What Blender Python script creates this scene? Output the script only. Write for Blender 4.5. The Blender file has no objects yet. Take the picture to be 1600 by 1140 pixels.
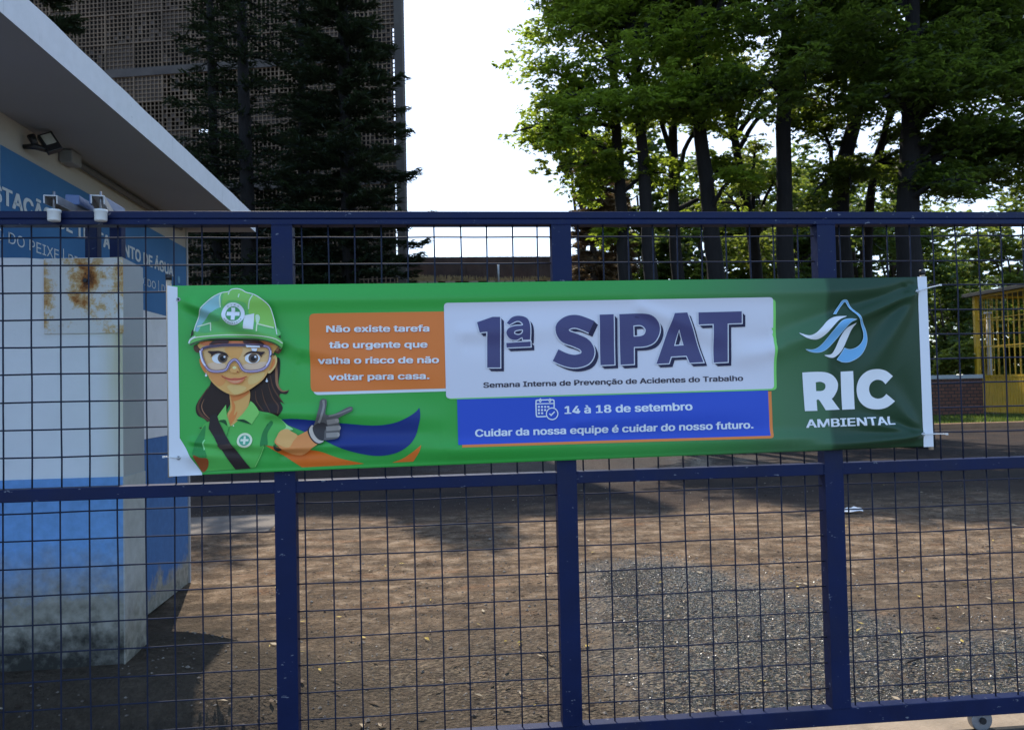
import bpy, bmesh, math, random
import numpy as np
from mathutils import Vector, Matrix, noise
from mathutils.geometry import tessellate_polygon
random.seed(7); RNG = np.random.default_rng(7)
S = bpy.context.scene
COL = S.collection
rad = math.radians

# ------------------------------------------------------------------ camera
F, CX, CY, CAMD, CAMH = 1200.0, 800.0, 570.0, 3.1, 1.55     # photo is 1600 x 1140
_h = np.array([(13000 - CX) / F, (343 - CY) / F, 1.0]); _n = _h / np.linalg.norm(_h)
_v = np.array([-(_h[1] * -35.0 + _h[2]) / _h[0], -35.0, 1.0]); _v /= np.linalg.norm(_v)
MAT3 = np.array([_n, np.cross(_v, _n), _v])                  # world = MAT3 @ (right, down, forward)
CAM = np.array([0.0, -CAMD, CAMH])
cd = bpy.data.cameras.new("camera"); cam = bpy.data.objects.new("camera", cd); COL.objects.link(cam)
r_, d_, f_ = MAT3 @ [1, 0, 0], MAT3 @ [0, 1, 0], MAT3 @ [0, 0, 1]
cam.matrix_world = Matrix(((r_[0], -d_[0], -f_[0], CAM[0]), (r_[1], -d_[1], -f_[1], CAM[1]),
                           (r_[2], -d_[2], -f_[2], CAM[2]), (0, 0, 0, 1)))
cd.sensor_width = 36.0; cd.lens = F / 1600 * 36.0; cd.clip_start = 0.05; cd.clip_end = 2000
cd.dof.use_dof = True; cd.dof.focus_distance = 3.2; cd.dof.aperture_fstop = 6.5
S.camera = cam

# ------------------------------------------------------------------ sky, sun, exposure
SUN_EL, SUN_AZ = 52.0, -12.0                                  # azimuth from +Y, negative = left
w = bpy.data.worlds.new("World"); S.world = w; w.use_nodes = True
nt = w.node_tree; bg = nt.nodes["Background"]
sky = nt.nodes.new("ShaderNodeTexSky"); sky.sky_type = 'NISHITA'; sky.sun_disc = False
sky.sun_elevation = rad(SUN_EL); sky.sun_rotation = rad(SUN_AZ); sky.altitude = 500
sky.air_density = 1.0; sky.dust_density = 0.5; sky.ozone_density = 4.0
bg.inputs[1].default_value = 0.13
# thin bright haze on the sunward side of the sky
tc = nt.nodes.new("ShaderNodeTexCoord"); dp_ = nt.nodes.new("ShaderNodeVectorMath"); dp_.operation = 'DOT_PRODUCT'
dp_.inputs[1].default_value = (math.sin(rad(SUN_AZ)) * math.cos(rad(SUN_EL)), math.cos(rad(SUN_AZ)) * math.cos(rad(SUN_EL)), math.sin(rad(SUN_EL)))
nt.links.new(tc.outputs["Generated"], dp_.inputs[0])
hz = nt.nodes.new("ShaderNodeMapRange"); hz.interpolation_type = 'SMOOTHSTEP'; hz.inputs[1].default_value = 0.10; hz.inputs[2].default_value = 0.75; hz.inputs[3].default_value = 0.0; hz.inputs[4].default_value = 4.6
nt.links.new(dp_.outputs["Value"], hz.inputs[0])
hm = nt.nodes.new("ShaderNodeMix"); hm.data_type = 'RGBA'; hm.blend_type = 'ADD'; hm.inputs[0].default_value = 1.0; hm.clamp_result = False
hc = nt.nodes.new("ShaderNodeVectorMath"); hc.operation = 'SCALE'; hc.inputs[0].default_value = (1.0, 1.0, 1.0); 
sz_ = nt.nodes.new("ShaderNodeSeparateXYZ"); nt.links.new(tc.outputs["Generated"], sz_.inputs[0])
hl = nt.nodes.new("ShaderNodeMapRange"); hl.interpolation_type = 'SMOOTHSTEP'; hl.inputs[1].default_value = 0.40; hl.inputs[2].default_value = 0.62; hl.inputs[3].default_value = 1.0; hl.inputs[4].default_value = 0.15; nt.links.new(sz_.outputs[2], hl.inputs[0])
hx = nt.nodes.new("ShaderNodeMath"); hx.operation = 'MULTIPLY'; nt.links.new(hz.outputs[0], hx.inputs[0]); nt.links.new(hl.outputs[0], hx.inputs[1]); nt.links.new(hx.outputs[0], hc.inputs["Scale"])
nt.links.new(sky.outputs[0], hm.inputs[6]); nt.links.new(hc.outputs[0], hm.inputs[7]); 
# broad bluish fill added to the sky away from the sun, brightening the fronts
d2 = nt.nodes.new("ShaderNodeVectorMath"); d2.operation = 'DOT_PRODUCT'; d2.inputs[1].default_value = (0.05, -0.90, 0.43); nt.links.new(tc.outputs["Generated"], d2.inputs[0])
h2 = nt.nodes.new("ShaderNodeMapRange"); h2.interpolation_type = 'SMOOTHSTEP'; h2.inputs[1].default_value = 0.15; h2.inputs[2].default_value = 0.85; h2.inputs[3].default_value = 0.0; h2.inputs[4].default_value = 1.0; nt.links.new(d2.outputs["Value"], h2.inputs[0])
c2 = nt.nodes.new("ShaderNodeVectorMath"); c2.operation = 'SCALE'; c2.inputs[0].default_value = (1.9, 2.9, 4.8); nt.links.new(h2.outputs[0], c2.inputs["Scale"])
hm2 = nt.nodes.new("ShaderNodeMix"); hm2.data_type = 'RGBA'; hm2.blend_type = 'ADD'; hm2.inputs[0].default_value = 1.0; hm2.clamp_result = False
nt.links.new(hm.outputs[2], hm2.inputs[6]); nt.links.new(c2.outputs[0], hm2.inputs[7]); nt.links.new(hm2.outputs[2], bg.inputs[0])
sl = bpy.data.lights.new("sun", 'SUN'); sl.energy = 4.2; sl.angle = rad(0.5); sl.color = (1.0, 0.93, 0.82)
so = bpy.data.objects.new("sun", sl); COL.objects.link(so)
sd = Vector((math.sin(rad(SUN_AZ)) * math.cos(rad(SUN_EL)), math.cos(rad(SUN_AZ)) * math.cos(rad(SUN_EL)), math.sin(rad(SUN_EL))))
so.rotation_euler = sd.to_track_quat('Z', 'Y').to_euler(); so.location = sd * 60
S.view_settings.view_transform = 'Standard'; S.view_settings.look = 'None'
S.view_settings.exposure = 0.5; S.view_settings.gamma = 1.0; S.view_settings.use_curve_mapping = False
S.cycles.max_bounces = 8; S.cycles.transparent_max_bounces = 8

# ------------------------------------------------------------------ helpers
def _ray(px, py): return MAT3 @ np.array([(px - CX) / F, (py - CY) / F, 1.0])
def at(px, py, Y):
    r = _ray(px, py); return Vector(CAM + (Y - CAM[1]) / r[1] * r)
def atX(px, py, X):
    r = _ray(px, py); return Vector(CAM + (X - CAM[0]) / r[0] * r)
def atZ(px, py, Z=0.0):
    r = _ray(px, py); return Vector(CAM + (Z - CAM[2]) / r[2] * r)

def lin(c):
    return tuple(((x / 255) / 12.92 if x / 255 <= 0.04045 else ((x / 255 + 0.055) / 1.055) ** 2.4) for x in c)
WHITE = lin((164, 190, 228))
def refl(rgb):                                               # a printed colour as reflectance (white vinyl = 0.8)
    return tuple(min(0.85, max(0.004, a / b * 0.8)) for a, b in zip(lin(rgb), WHITE))

def new_mat(name):
    m = bpy.data.materials.new(name); m.use_nodes = True
    return m, m.node_tree, m.node_tree.nodes["Principled BSDF"]
def N(nt, t, **kw):
    n = nt.nodes.new(t)
    for k, v in kw.items():
        if k in n.inputs: n.inputs[k].default_value = v
        else: setattr(n, k, v)
    return n
def ramp(nt, fac, stops):
    r = nt.nodes.new("ShaderNodeValToRGB"); e = r.color_ramp.elements
    while len(e) < len(stops): e.new(0.5)
    for i, (p, c) in enumerate(stops): e[i].position = p; e[i].color = (*c, 1) if len(c) == 3 else c
    nt.links.new(fac, r.inputs[0]); return r.outputs[0]
def mixc(nt, fac, a, b, mode='MIX'):
    m = nt.nodes.new("ShaderNodeMix"); m.data_type = 'RGBA'; m.blend_type = mode
    for s, v in ((m.inputs[0], fac), (m.inputs[6], a), (m.inputs[7], b)):
        if hasattr(v, "links"): nt.links.new(v, s)
        else: s.default_value = v if isinstance(v, (int, float)) else (*v, 1)
    return m.outputs[2]
def math_(nt, op, a, b=0.0, c=None):
    m = nt.nodes.new("ShaderNodeMath"); m.operation = op
    for s, v in zip(m.inputs, (a, b, c)):
        if v is None: continue
        if hasattr(v, "links"): nt.links.new(v, s)
        else: s.default_value = v
    return m.outputs[0]
def noise_(nt, scale, detail=4, rough=0.55, vec=None):
    n = N(nt, "ShaderNodeTexNoise"); n.inputs["Scale"].default_value = scale
    n.inputs["Detail"].default_value = detail; n.inputs["Roughness"].default_value = rough
    if vec is None:
        vec = N(nt, "ShaderNodeTexCoord").outputs["Object"]
    nt.links.new(vec, n.inputs["Vector"]); return n.outputs["Fac"]
def bump(nt, p, h, strength=0.3, dist=0.02):
    b = nt.nodes.new("ShaderNodeBump"); b.inputs["Strength"].default_value = strength; b.inputs["Distance"].default_value = dist
    nt.links.new(h, b.inputs["Height"]); nt.links.new(b.outputs[0], p.inputs["Normal"])
def paint(name, col, rough=0.5, var=0.15, scale=6.0, bmp=0.1, metal=0.0, dirt=None, dirt_amt=0.4):
    m, nt, p = new_mat(name)
    n = noise_(nt, scale, 6, 0.6)
    a = tuple(c * (1 - var) for c in col); b = tuple(min(1, c * (1 + var)) for c in col)
    c = ramp(nt, n, [(0.3, a), (0.7, b)])
    if dirt:
        n2 = noise_(nt, scale * 0.35, 8, 0.7)
        f = ramp(nt, n2, [(0.5, (0, 0, 0)), (0.75, (dirt_amt,) * 3)])
        c = mixc(nt, f, c, dirt)
    nt.links.new(c, p.inputs["Base Color"]); p.inputs["Roughness"].default_value = rough; p.inputs["Metallic"].default_value = metal
    if bmp: bump(nt, p, noise_(nt, scale * 8, 4), bmp, 0.01)
    return m

def tag(o, label=None, cat=None, group=None, kind=None):
    for k, v in (("label", label), ("category", cat), ("group", group), ("kind", kind)):
        if v: o[k] = v
    return o
def link(name, me, mat=None, parent=None, smooth=False):
    o = bpy.data.objects.new(name, me); COL.objects.link(o)
    if mat is not None:
        for m in (mat if isinstance(mat, (list, tuple)) else [mat]): me.materials.append(m)
    if parent is not None:
        o.parent = parent; o.matrix_parent_inverse = Matrix.Translation(parent.location).inverted() if parent.parent is None else Matrix()
    if smooth: me.polygons.foreach_set("use_smooth", [True] * len(me.polygons))
    return o
def empty(name, loc, label, cat, group=None):
    o = bpy.data.objects.new(name, None); COL.objects.link(o); o.location = loc; o.empty_display_size = 0.2
    return tag(o, label, cat, group)

class MB:                                                    # collects shapes into ONE mesh
    def __init__(s): s.v = []; s.f = []; s.m = []
    def add(s, vs, fs, mi=0):
        k = len(s.v); s.v += [tuple(v) for v in vs]; s.f += [tuple(i + k for i in f) for f in fs]; s.m += [mi] * len(fs); return s
    def box(s, x0, x1, y0, y1, z0, z1, mi=0):
        vs = [(x, y, z) for z in (z0, z1) for y in (y0, y1) for x in (x0, x1)]
        return s.add(vs, [(0, 2, 3, 1), (4, 5, 7, 6), (0, 1, 5, 4), (2, 6, 7, 3), (0, 4, 6, 2), (1, 3, 7, 5)], mi)
    def beam(s, a, b, wx, wz, up=(0, 0, 1), mi=0):            # rectangular bar from a to b
        a, b = Vector(a), Vector(b); d = (b - a).normalized(); u = Vector(up)
        sx = d.cross(u); sx = sx.normalized() if sx.length > 1e-4 else Vector((1, 0, 0)); sz = sx.cross(d)
        vs = [p + sx * (i * wx / 2) + sz * (j * wz / 2) for p in (a, b) for j in (-1, 1) for i in (-1, 1)]
        return s.add(vs, [(0, 2, 3, 1), (4, 5, 7, 6), (0, 1, 5, 4), (2, 6, 7, 3), (0, 4, 6, 2), (1, 3, 7, 5)], mi)
    def tube(s, pts, rs, n=8, mi=0, cap=True):
        pts = [Vector(p) for p in pts]
        if isinstance(rs, (int, float)): rs = [rs] * len(pts)
        k0 = []; u = None; vs = []; fs = []
        for i, p in enumerate(pts):
            t = (pts[min(i + 1, len(pts) - 1)] - pts[max(i - 1, 0)]).normalized()
            if u is None: u = t.orthogonal().normalized()
            u = (u - t * u.dot(t)).normalized(); v = t.cross(u)
            for j in range(n):
                a = 2 * math.pi * j / n; vs.append(p + (u * math.cos(a) + v * math.sin(a)) * rs[i])
        for i in range(len(pts) - 1):
            for j in range(n):
                fs.append((i * n + j, i * n + (j + 1) % n, (i + 1) * n + (j + 1) % n, (i + 1) * n + j))
        if cap: fs.append(tuple(range(n))[::-1]); fs.append(tuple((len(pts) - 1) * n + j for j in range(n)))
        return s.add(vs, fs, mi)
    def build(s, name, mat, parent=None, smooth=False, bevel=0.0):
        me = bpy.data.meshes.new(name); me.from_pydata(s.v, [], s.f); me.update()
        if any(s.m): me.polygons.foreach_set("material_index", s.m)
        o = link(name, me, mat, parent, smooth)
        if bevel:
            b = o.modifiers.new("bevel", 'BEVEL'); b.width = bevel; b.segments = 2; b.limit_method = 'ANGLE'
        return o

# ------------------------------------------------------------------ materials
def gate_paint():
    m, nt, p = new_mat("gate_blue_paint"); co = N(nt, "ShaderNodeNewGeometry").outputs["Position"]
    n = noise_(nt, 5, 6, 0.6, co)
    c = ramp(nt, n, [(0.3, (0.0015, 0.0075, 0.042)), (0.7, (0.0028, 0.011, 0.060))])
    c = mixc(nt, ramp(nt, noise_(nt, 2.2, 8, 0.7, co), [(0.52, (0, 0, 0)), (0.75, (0.3,) * 3)]), c, (0.03, 0.028, 0.03))          # dust
    mp = N(nt, "ShaderNodeMapping"); mp.inputs["Scale"].default_value = (0.45, 1, 1); nt.links.new(co, mp.inputs[0])
    c = mixc(nt, ramp(nt, noise_(nt, 42, 3, 0.75, mp.outputs[0]), [(0.665, (0, 0, 0)), (0.69, (0.85,) * 3)]), c, (0.16, 0.17, 0.20))   # chipped flecks
    c = mixc(nt, ramp(nt, noise_(nt, 9, 8, 0.8, co), [(0.70, (0, 0, 0)), (0.78, (0.7,) * 3)]), c, (0.06, 0.025, 0.015))              # rust blooms
    nt.links.new(c, p.inputs["Base Color"]); nt.links.new(ramp(nt, n, [(0.3, (0.42,) * 3), (0.7, (0.62,) * 3)]), p.inputs["Roughness"]); p.inputs["Specular IOR Level"].default_value = 0.25
    bump(nt, p, noise_(nt, 30, 5, 0.6, co), 0.12, 0.006); return m
M_blue = gate_paint()
M_wire = paint("wire_blue_paint", (0.003, 0.007, 0.026), 0.75, 0.25, 9, 0.0)
M_white_wall = paint("white_plaster", (0.72, 0.72, 0.70), 0.8, 0.05, 3, 0.15, dirt=(0.42, 0.40, 0.34), dirt_amt=0.5)
M_grey_wall = paint("grey_plaster", (0.40, 0.40, 0.40), 0.85, 0.06, 3, 0.15)
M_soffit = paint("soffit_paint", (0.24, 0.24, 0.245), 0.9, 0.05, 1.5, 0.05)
M_cream = paint("cream_plaster", (0.40, 0.375, 0.33), 0.85, 0.05, 3, 0.1)
M_black = paint("black_plastic", (0.012, 0.012, 0.014), 0.45, 0.1, 8, 0.0)
M_steel = paint("worn_steel", (0.30, 0.30, 0.31), 0.4, 0.2, 20, 0.1, 0.7)
M_zinc = paint("zinc_channel", (0.42, 0.42, 0.42), 0.4, 0.15, 20, 0.05, 0.6)
M_nylon = paint("white_nylon", (0.72, 0.71, 0.66), 0.5, 0.08, 30, 0.0)
M_tube = paint("light_blue_tube", (0.09, 0.14, 0.28), 0.4, 0.1, 10, 0.0)
M_wood = paint("pale_wood", (0.50, 0.40, 0.28), 0.7, 0.15, 15, 0.1)
M_tie = paint("white_tie", (0.78, 0.78, 0.76), 0.4, 0.02, 5, 0.0)
M_letter_wall = paint("painted_lettering", (0.62, 0.66, 0.66), 0.8, 0.06, 10, 0.0)

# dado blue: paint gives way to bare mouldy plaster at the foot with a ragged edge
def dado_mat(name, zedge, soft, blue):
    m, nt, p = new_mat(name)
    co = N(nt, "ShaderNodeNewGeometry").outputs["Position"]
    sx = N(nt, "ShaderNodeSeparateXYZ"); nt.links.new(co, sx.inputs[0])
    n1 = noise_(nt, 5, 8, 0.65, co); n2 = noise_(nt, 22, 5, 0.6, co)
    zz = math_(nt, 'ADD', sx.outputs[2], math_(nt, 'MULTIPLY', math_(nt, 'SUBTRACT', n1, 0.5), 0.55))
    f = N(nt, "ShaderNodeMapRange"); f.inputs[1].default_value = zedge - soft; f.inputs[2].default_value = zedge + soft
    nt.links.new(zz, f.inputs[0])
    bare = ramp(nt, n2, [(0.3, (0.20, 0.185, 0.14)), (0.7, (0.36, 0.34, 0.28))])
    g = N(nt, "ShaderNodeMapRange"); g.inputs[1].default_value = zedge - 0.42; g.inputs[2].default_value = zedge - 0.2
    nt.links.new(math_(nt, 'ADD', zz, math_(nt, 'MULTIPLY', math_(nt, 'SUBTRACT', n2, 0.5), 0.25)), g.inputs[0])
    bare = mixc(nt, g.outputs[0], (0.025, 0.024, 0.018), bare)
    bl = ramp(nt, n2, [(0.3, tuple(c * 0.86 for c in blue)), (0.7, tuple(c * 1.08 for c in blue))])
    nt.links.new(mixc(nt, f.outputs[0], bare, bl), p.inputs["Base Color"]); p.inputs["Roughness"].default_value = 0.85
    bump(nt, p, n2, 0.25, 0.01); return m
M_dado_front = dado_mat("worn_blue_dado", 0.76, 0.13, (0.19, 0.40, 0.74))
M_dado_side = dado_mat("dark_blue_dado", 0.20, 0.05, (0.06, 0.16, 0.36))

def band_mat():
    m, nt, p = new_mat("blue_sign_paint")
    n = noise_(nt, 2.0, 6, 0.6)
    nt.links.new(ramp(nt, n, [(0.3, (0.028, 0.13, 0.29)), (0.7, (0.045, 0.165, 0.34))]), p.inputs["Base Color"])
    p.inputs["Roughness"].default_value = 0.8; bump(nt, p, noise_(nt, 60), 0.12, 0.005); return m
M_band = band_mat()

def rust_mat():
    m, nt, p = new_mat("rusty_plate")
    co = N(nt, "ShaderNodeNewGeometry").outputs["Position"]
    n1 = noise_(nt, 11, 8, 0.75, co); n2 = noise_(nt, 60, 6, 0.7, co)
    c = at(133, 428, 0.49); c.z *= 0.5
    sq = N(nt, "ShaderNodeVectorMath", operation='MULTIPLY'); nt.links.new(co, sq.inputs[0]); sq.inputs[1].default_value = (1, 1, 0.5)
    d = N(nt, "ShaderNodeVectorMath", operation='DISTANCE'); nt.links.new(sq.outputs[0], d.inputs[0]); d.inputs[1].default_value = c
    near = N(nt, "ShaderNodeMapRange"); near.inputs[1].default_value = 0.0; near.inputs[2].default_value = 0.11; near.inputs[3].default_value = 0.36; near.inputs[4].default_value = 0.0
    nt.links.new(d.outputs["Value"], near.inputs[0])
    sx = N(nt, "ShaderNodeSeparateXYZ"); nt.links.new(co, sx.inputs[0])
    el = N(nt, "ShaderNodeMapRange"); el.inputs[1].default_value = at(66, 450, 0.5).x; el.inputs[2].default_value = at(98, 450, 0.5).x; el.inputs[3].default_value = 0.16; el.inputs[4].default_value = 0.0
    nt.links.new(sx.outputs[0], el.inputs[0])
    er = N(nt, "ShaderNodeMapRange"); er.inputs[1].default_value = at(155, 450, 0.5).x; er.inputs[2].default_value = at(192, 450, 0.5).x; er.inputs[3].default_value = 0.0; er.inputs[4].default_value = 0.15
    nt.links.new(sx.outputs[0], er.inputs[0])
    f = math_(nt, 'ADD', math_(nt, 'ADD', n1, math_(nt, 'MULTIPLY', n2, 0.25)), math_(nt, 'ADD', near.outputs[0], math_(nt, 'ADD', el.outputs[0], er.outputs[0])))
    cc = ramp(nt, f, [(0.70, (0.74, 0.72, 0.68)), (0.79, (0.64, 0.45, 0.22)), (0.90, (0.42, 0.16, 0.035)), (1.05, (0.09, 0.03, 0.012))])
    nt.links.new(cc, p.inputs["Base Color"]); p.inputs["Roughness"].default_value = 0.85; bump(nt, p, n2, 0.4, 0.01); return m
M_rust = rust_mat()

def wall_front_mat():                                         # white plaster with ochre rust run-off below the plate
    m, nt, p = new_mat("stained_white_plaster")
    co = N(nt, "ShaderNodeNewGeometry").outputs["Position"]
    sx = N(nt, "ShaderNodeSeparateXYZ"); nt.links.new(co, sx.inputs[0])
    mp = N(nt, "ShaderNodeMapping"); mp.inputs["Scale"].default_value = (9, 1, 0.8); nt.links.new(co, mp.inputs[0])
    n1 = noise_(nt, 1.6, 6, 0.6, mp.outputs[0]); n2 = noise_(nt, 3, 6, 0.6, co)
    base = ramp(nt, n2, [(0.3, (0.78, 0.78, 0.77)), (0.7, (0.85, 0.85, 0.845))])
    er = N(nt, "ShaderNodeMapRange"); er.inputs[1].default_value = at(150, 450, 0.5).x; er.inputs[2].default_value = at(186, 450, 0.5).x; er.inputs[3].default_value = 0.0; er.inputs[4].default_value = 1.0
    nt.links.new(sx.outputs[0], er.inputs[0])
    zr = N(nt, "ShaderNodeMapRange"); zr.inputs[1].default_value = 1.1; zr.inputs[2].default_value = 1.8; zr.inputs[3].default_value = 0.35; zr.inputs[4].default_value = 1.0
    nt.links.new(sx.outputs[2], zr.inputs[0])
    f = math_(nt, 'MULTIPLY', math_(nt, 'MULTIPLY', er.outputs[0], zr.outputs[0]), math_(nt, 'MULTIPLY', n1, 1.5))
    c = mixc(nt, f, base, (0.60, 0.53, 0.28))
    nt.links.new(c, p.inputs["Base Color"]); p.inputs["Roughness"].default_value = 0.85; bump(nt, p, noise_(nt, 50, 5, 0.6, co), 0.15, 0.006)
    return m
M_front = wall_front_mat()

# ------------------------------------------------------------------ ground
def ground_mat():
    m, nt, p = new_mat("dirt_and_gravel")
    co = N(nt, "ShaderNodeNewGeometry").outputs["Position"]
    sx = N(nt, "ShaderNodeSeparateXYZ"); nt.links.new(co, sx.inputs[0])
    X, Y = sx.outputs[0], sx.outputs[1]
    nL = noise_(nt, 0.7, 6, 0.6, co); nM = noise_(nt, 5, 8, 0.65, co); nS = noise_(nt, 45, 6, 0.7, co)
    mp = N(nt, "ShaderNodeMapping"); mp.inputs["Scale"].default_value = (1.0, 2.4, 1); nt.links.new(co, mp.inputs[0])
    vor = N(nt, "ShaderNodeTexVoronoi"); vor.inputs["Scale"].default_value = 42; nt.links.new(co, vor.inputs["Vector"])
    vor2 = N(nt, "ShaderNodeTexVoronoi"); vor2.inputs["Scale"].default_value = 75; nt.links.new(co, vor2.inputs["Vector"])
    # dry dirt
    dirt = ramp(nt, nM, [(0.28, (0.085, 0.052, 0.030)), (0.5, (0.23, 0.155, 0.095)), (0.74, (0.42, 0.315, 0.215))])
    red = ramp(nt, noise_(nt, 1.1, 5, 0.6, mp.outputs[0]), [(0.56, (0, 0, 0)), (0.72, (0.55,) * 3)])
    dirt = mixc(nt, red, dirt, (0.30, 0.135, 0.06))
    # pale grit and dark crumbs
    dirt = mixc(nt, ramp(nt, nS, [(0.30, (0.75,) * 3), (0.46, (0, 0, 0))]), dirt, (0.05, 0.035, 0.025))
    dirt = mixc(nt, ramp(nt, nS, [(0.60, (0, 0, 0)), (0.72, (0.5,) * 3)]), dirt, (0.45, 0.40, 0.33))
    dirt = mixc(nt, ramp(nt, noise_(nt, 1.7, 7, 0.7, mp.outputs[0]), [(0.44, (0, 0, 0)), (0.58, (0.75,) * 3)]), dirt, (0.065, 0.045, 0.03))   # damp stains, made stronger to stand in for blotchy shade
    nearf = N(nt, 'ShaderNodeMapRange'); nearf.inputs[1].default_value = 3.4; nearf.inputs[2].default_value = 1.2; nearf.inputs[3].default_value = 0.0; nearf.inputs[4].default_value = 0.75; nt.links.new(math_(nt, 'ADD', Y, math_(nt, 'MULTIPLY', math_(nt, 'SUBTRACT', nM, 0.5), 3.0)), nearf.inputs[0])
    dirt = mixc(nt, nearf.outputs[0], dirt, mixc(nt, nS, (0.035, 0.028, 0.022), (0.16, 0.125, 0.09)))   # greyer, darker strip along the gate: shade put into the dirt colour
    nB = noise_(nt, 26, 3, 0.6, co)
    patch = ramp(nt, noise_(nt, 1.2, 5, 0.65, co), [(0.42, (0.08,) * 3), (0.60, (0.85,) * 3)])
    dirt = mixc(nt, mixc(nt, 1.0, ramp(nt, nB, [(0.38, (1,) * 3), (0.435, (0, 0, 0))]), patch, 'MULTIPLY'), dirt, (0.055, 0.038, 0.026))                              # dark crumbs a couple of centimetres wide
    dirt = mixc(nt, ramp(nt, noise_(nt, 17, 4, 0.65, co), [(0.55, (0, 0, 0)), (0.70, (0.32,) * 3)]), dirt, (0.46, 0.37, 0.28))         # pale dusty patches
    bank_shade = N(nt, 'ShaderNodeMapRange'); bank_shade.inputs[1].default_value = -0.2; bank_shade.inputs[2].default_value = -1.0; bank_shade.inputs[3].default_value = 0.0; bank_shade.inputs[4].default_value = 0.8; nt.links.new(math_(nt, 'ADD', X, math_(nt, 'ADD', math_(nt, 'MULTIPLY', math_(nt, 'SUBTRACT', Y, 1.4), 0.9), math_(nt, 'MULTIPLY', math_(nt, 'SUBTRACT', nM, 0.5), 1.2))), bank_shade.inputs[0])
    dirt = mixc(nt, bank_shade.outputs[0], dirt, mixc(nt, nM, (0.035, 0.028, 0.02), (0.10, 0.078, 0.056)))      # dirt darkened at the foot of the wall, painting in the shade there
    # gravel / old asphalt
    grav = mixc(nt, 0.55, ramp(nt, nS, [(0.3, (0.04, 0.036, 0.03)), (0.7, (0.20, 0.18, 0.15))]), vor.outputs["Color"], 'OVERLAY')
    g = N(nt, "ShaderNodeHueSaturation"); g.inputs["Saturation"].default_value = 0.25; g.inputs["Value"].default_value = 0.45; nt.links.new(grav, g.inputs["Color"])
    grav = g.outputs[0]
    grav = mixc(nt, ramp(nt, noise_(nt, 40, 2, 0.5, co), [(0.53, (0, 0, 0)), (0.60, (0.9,) * 3)]), grav, (0.36, 0.32, 0.26))
    grav = mixc(nt, ramp(nt, noise_(nt, 6, 4, 0.6, co), [(0.52, (0, 0, 0)), (0.68, (0.6,) * 3)]), grav, (0.15, 0.105, 0.07))
    grav = mixc(nt, 1.0, grav, (1.0, 0.90, 0.76), 'MULTIPLY')
    def blob(cx, cy, rx, ry, wob, soft=0.35):
        a = math_(nt, 'DIVIDE', math_(nt, 'SUBTRACT', X, cx), rx); b = math_(nt, 'DIVIDE', math_(nt, 'SUBTRACT', Y, cy), ry)
        r = math_(nt, 'SQRT', math_(nt, 'ADD', math_(nt, 'MULTIPLY', a, a), math_(nt, 'MULTIPLY', b, b)))
        r = math_(nt, 'ADD', r, math_(nt, 'MULTIPLY', math_(nt, 'SUBTRACT', nL, 0.5), wob))
        r = math_(nt, 'ADD', r, math_(nt, 'MULTIPLY', math_(nt, 'SUBTRACT', nM, 0.5), wob * 0.6))
        q = N(nt, "ShaderNodeMapRange"); q.inputs[1].default_value = 1 + soft; q.inputs[2].default_value = 1 - soft
        nt.links.new(r, q.inputs[0]); return q.outputs[0]
    wet = math_(nt, 'MAXIMUM', blob(1.95, 1.2, 0.95, 1.9, 1.5, 0.22), blob(1.75, 2.9, 0.6, 0.75, 1.6, 0.22))
    wet = math_(nt, 'MAXIMUM', wet, blob(3.5, 0.55, 1.0, 0.8, 1.5, 0.22))
    gr = math_(nt, 'MAXIMUM', wet, math_(nt, 'MULTIPLY', blob(0.6, 0.5, 2.6, 1.1, 1.4, 0.5), 0.38))
    gr = math_(nt, 'MULTIPLY', gr, math_(nt, 'SUBTRACT', 1.0, bank_shade.outputs[0]))
    far = N(nt, "ShaderNodeMapRange"); far.inputs[1].default_value = 5.6; far.inputs[2].default_value = 7.2
    nt.links.new(math_(nt, 'ADD', Y, math_(nt, 'MULTIPLY', math_(nt, 'SUBTRACT', nL, 0.5), 4.0)), far.inputs[0])
    fr = far.outputs[0]
    col = mixc(nt, gr, dirt, grav)
    shaded_asph = ramp(nt, nS, [(0.3, (0.018, 0.015, 0.014)), (0.7, (0.06, 0.047, 0.04))])  # asphalt darkened past the tower's shadow edge; shade put into its colour
    shaded_asph = mixc(nt, ramp(nt, nL, [(0.42, (0, 0, 0)), (0.6, (0.6,) * 3)]), shaded_asph, (0.075, 0.05, 0.036))
    col = mixc(nt, fr, col, shaded_asph)
    nt.links.new(col, p.inputs["Base Color"])
    rr = mixc(nt, wet, (0.93,) * 3, (0.20,) * 3)
    nt.links.new(mixc(nt, wet, (0.12,) * 3, (0.6,) * 3), p.inputs["Specular IOR Level"])
    far_wet = blob(3.2, 11.5, 3.5, 2.2, 1.2)
    rr = mixc(nt, far_wet, rr, (0.42,) * 3)
    nt.links.new(rr, p.inputs["Roughness"])
    h = math_(nt, 'ADD', math_(nt, 'MULTIPLY', nS, 0.5), math_(nt, 'MULTIPLY', nM, 0.8))
    hv = math_(nt, 'ADD', math_(nt, 'MULTIPLY', vor.outputs["Distance"], -0.5), math_(nt, 'MULTIPLY', vor2.outputs["Distance"], -0.25))
    h = math_(nt, 'ADD', h, math_(nt, 'MULTIPLY', hv, math_(nt, 'ADD', math_(nt, 'MULTIPLY', gr, 1.6), 0.35)))
    bump(nt, p, h, 1.0, 0.05); return m
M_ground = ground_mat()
def sst(a, b, x):
    t = min(1, max(0, (x - a) / (b - a))); return t * t * (3 - 2 * t)
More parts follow.
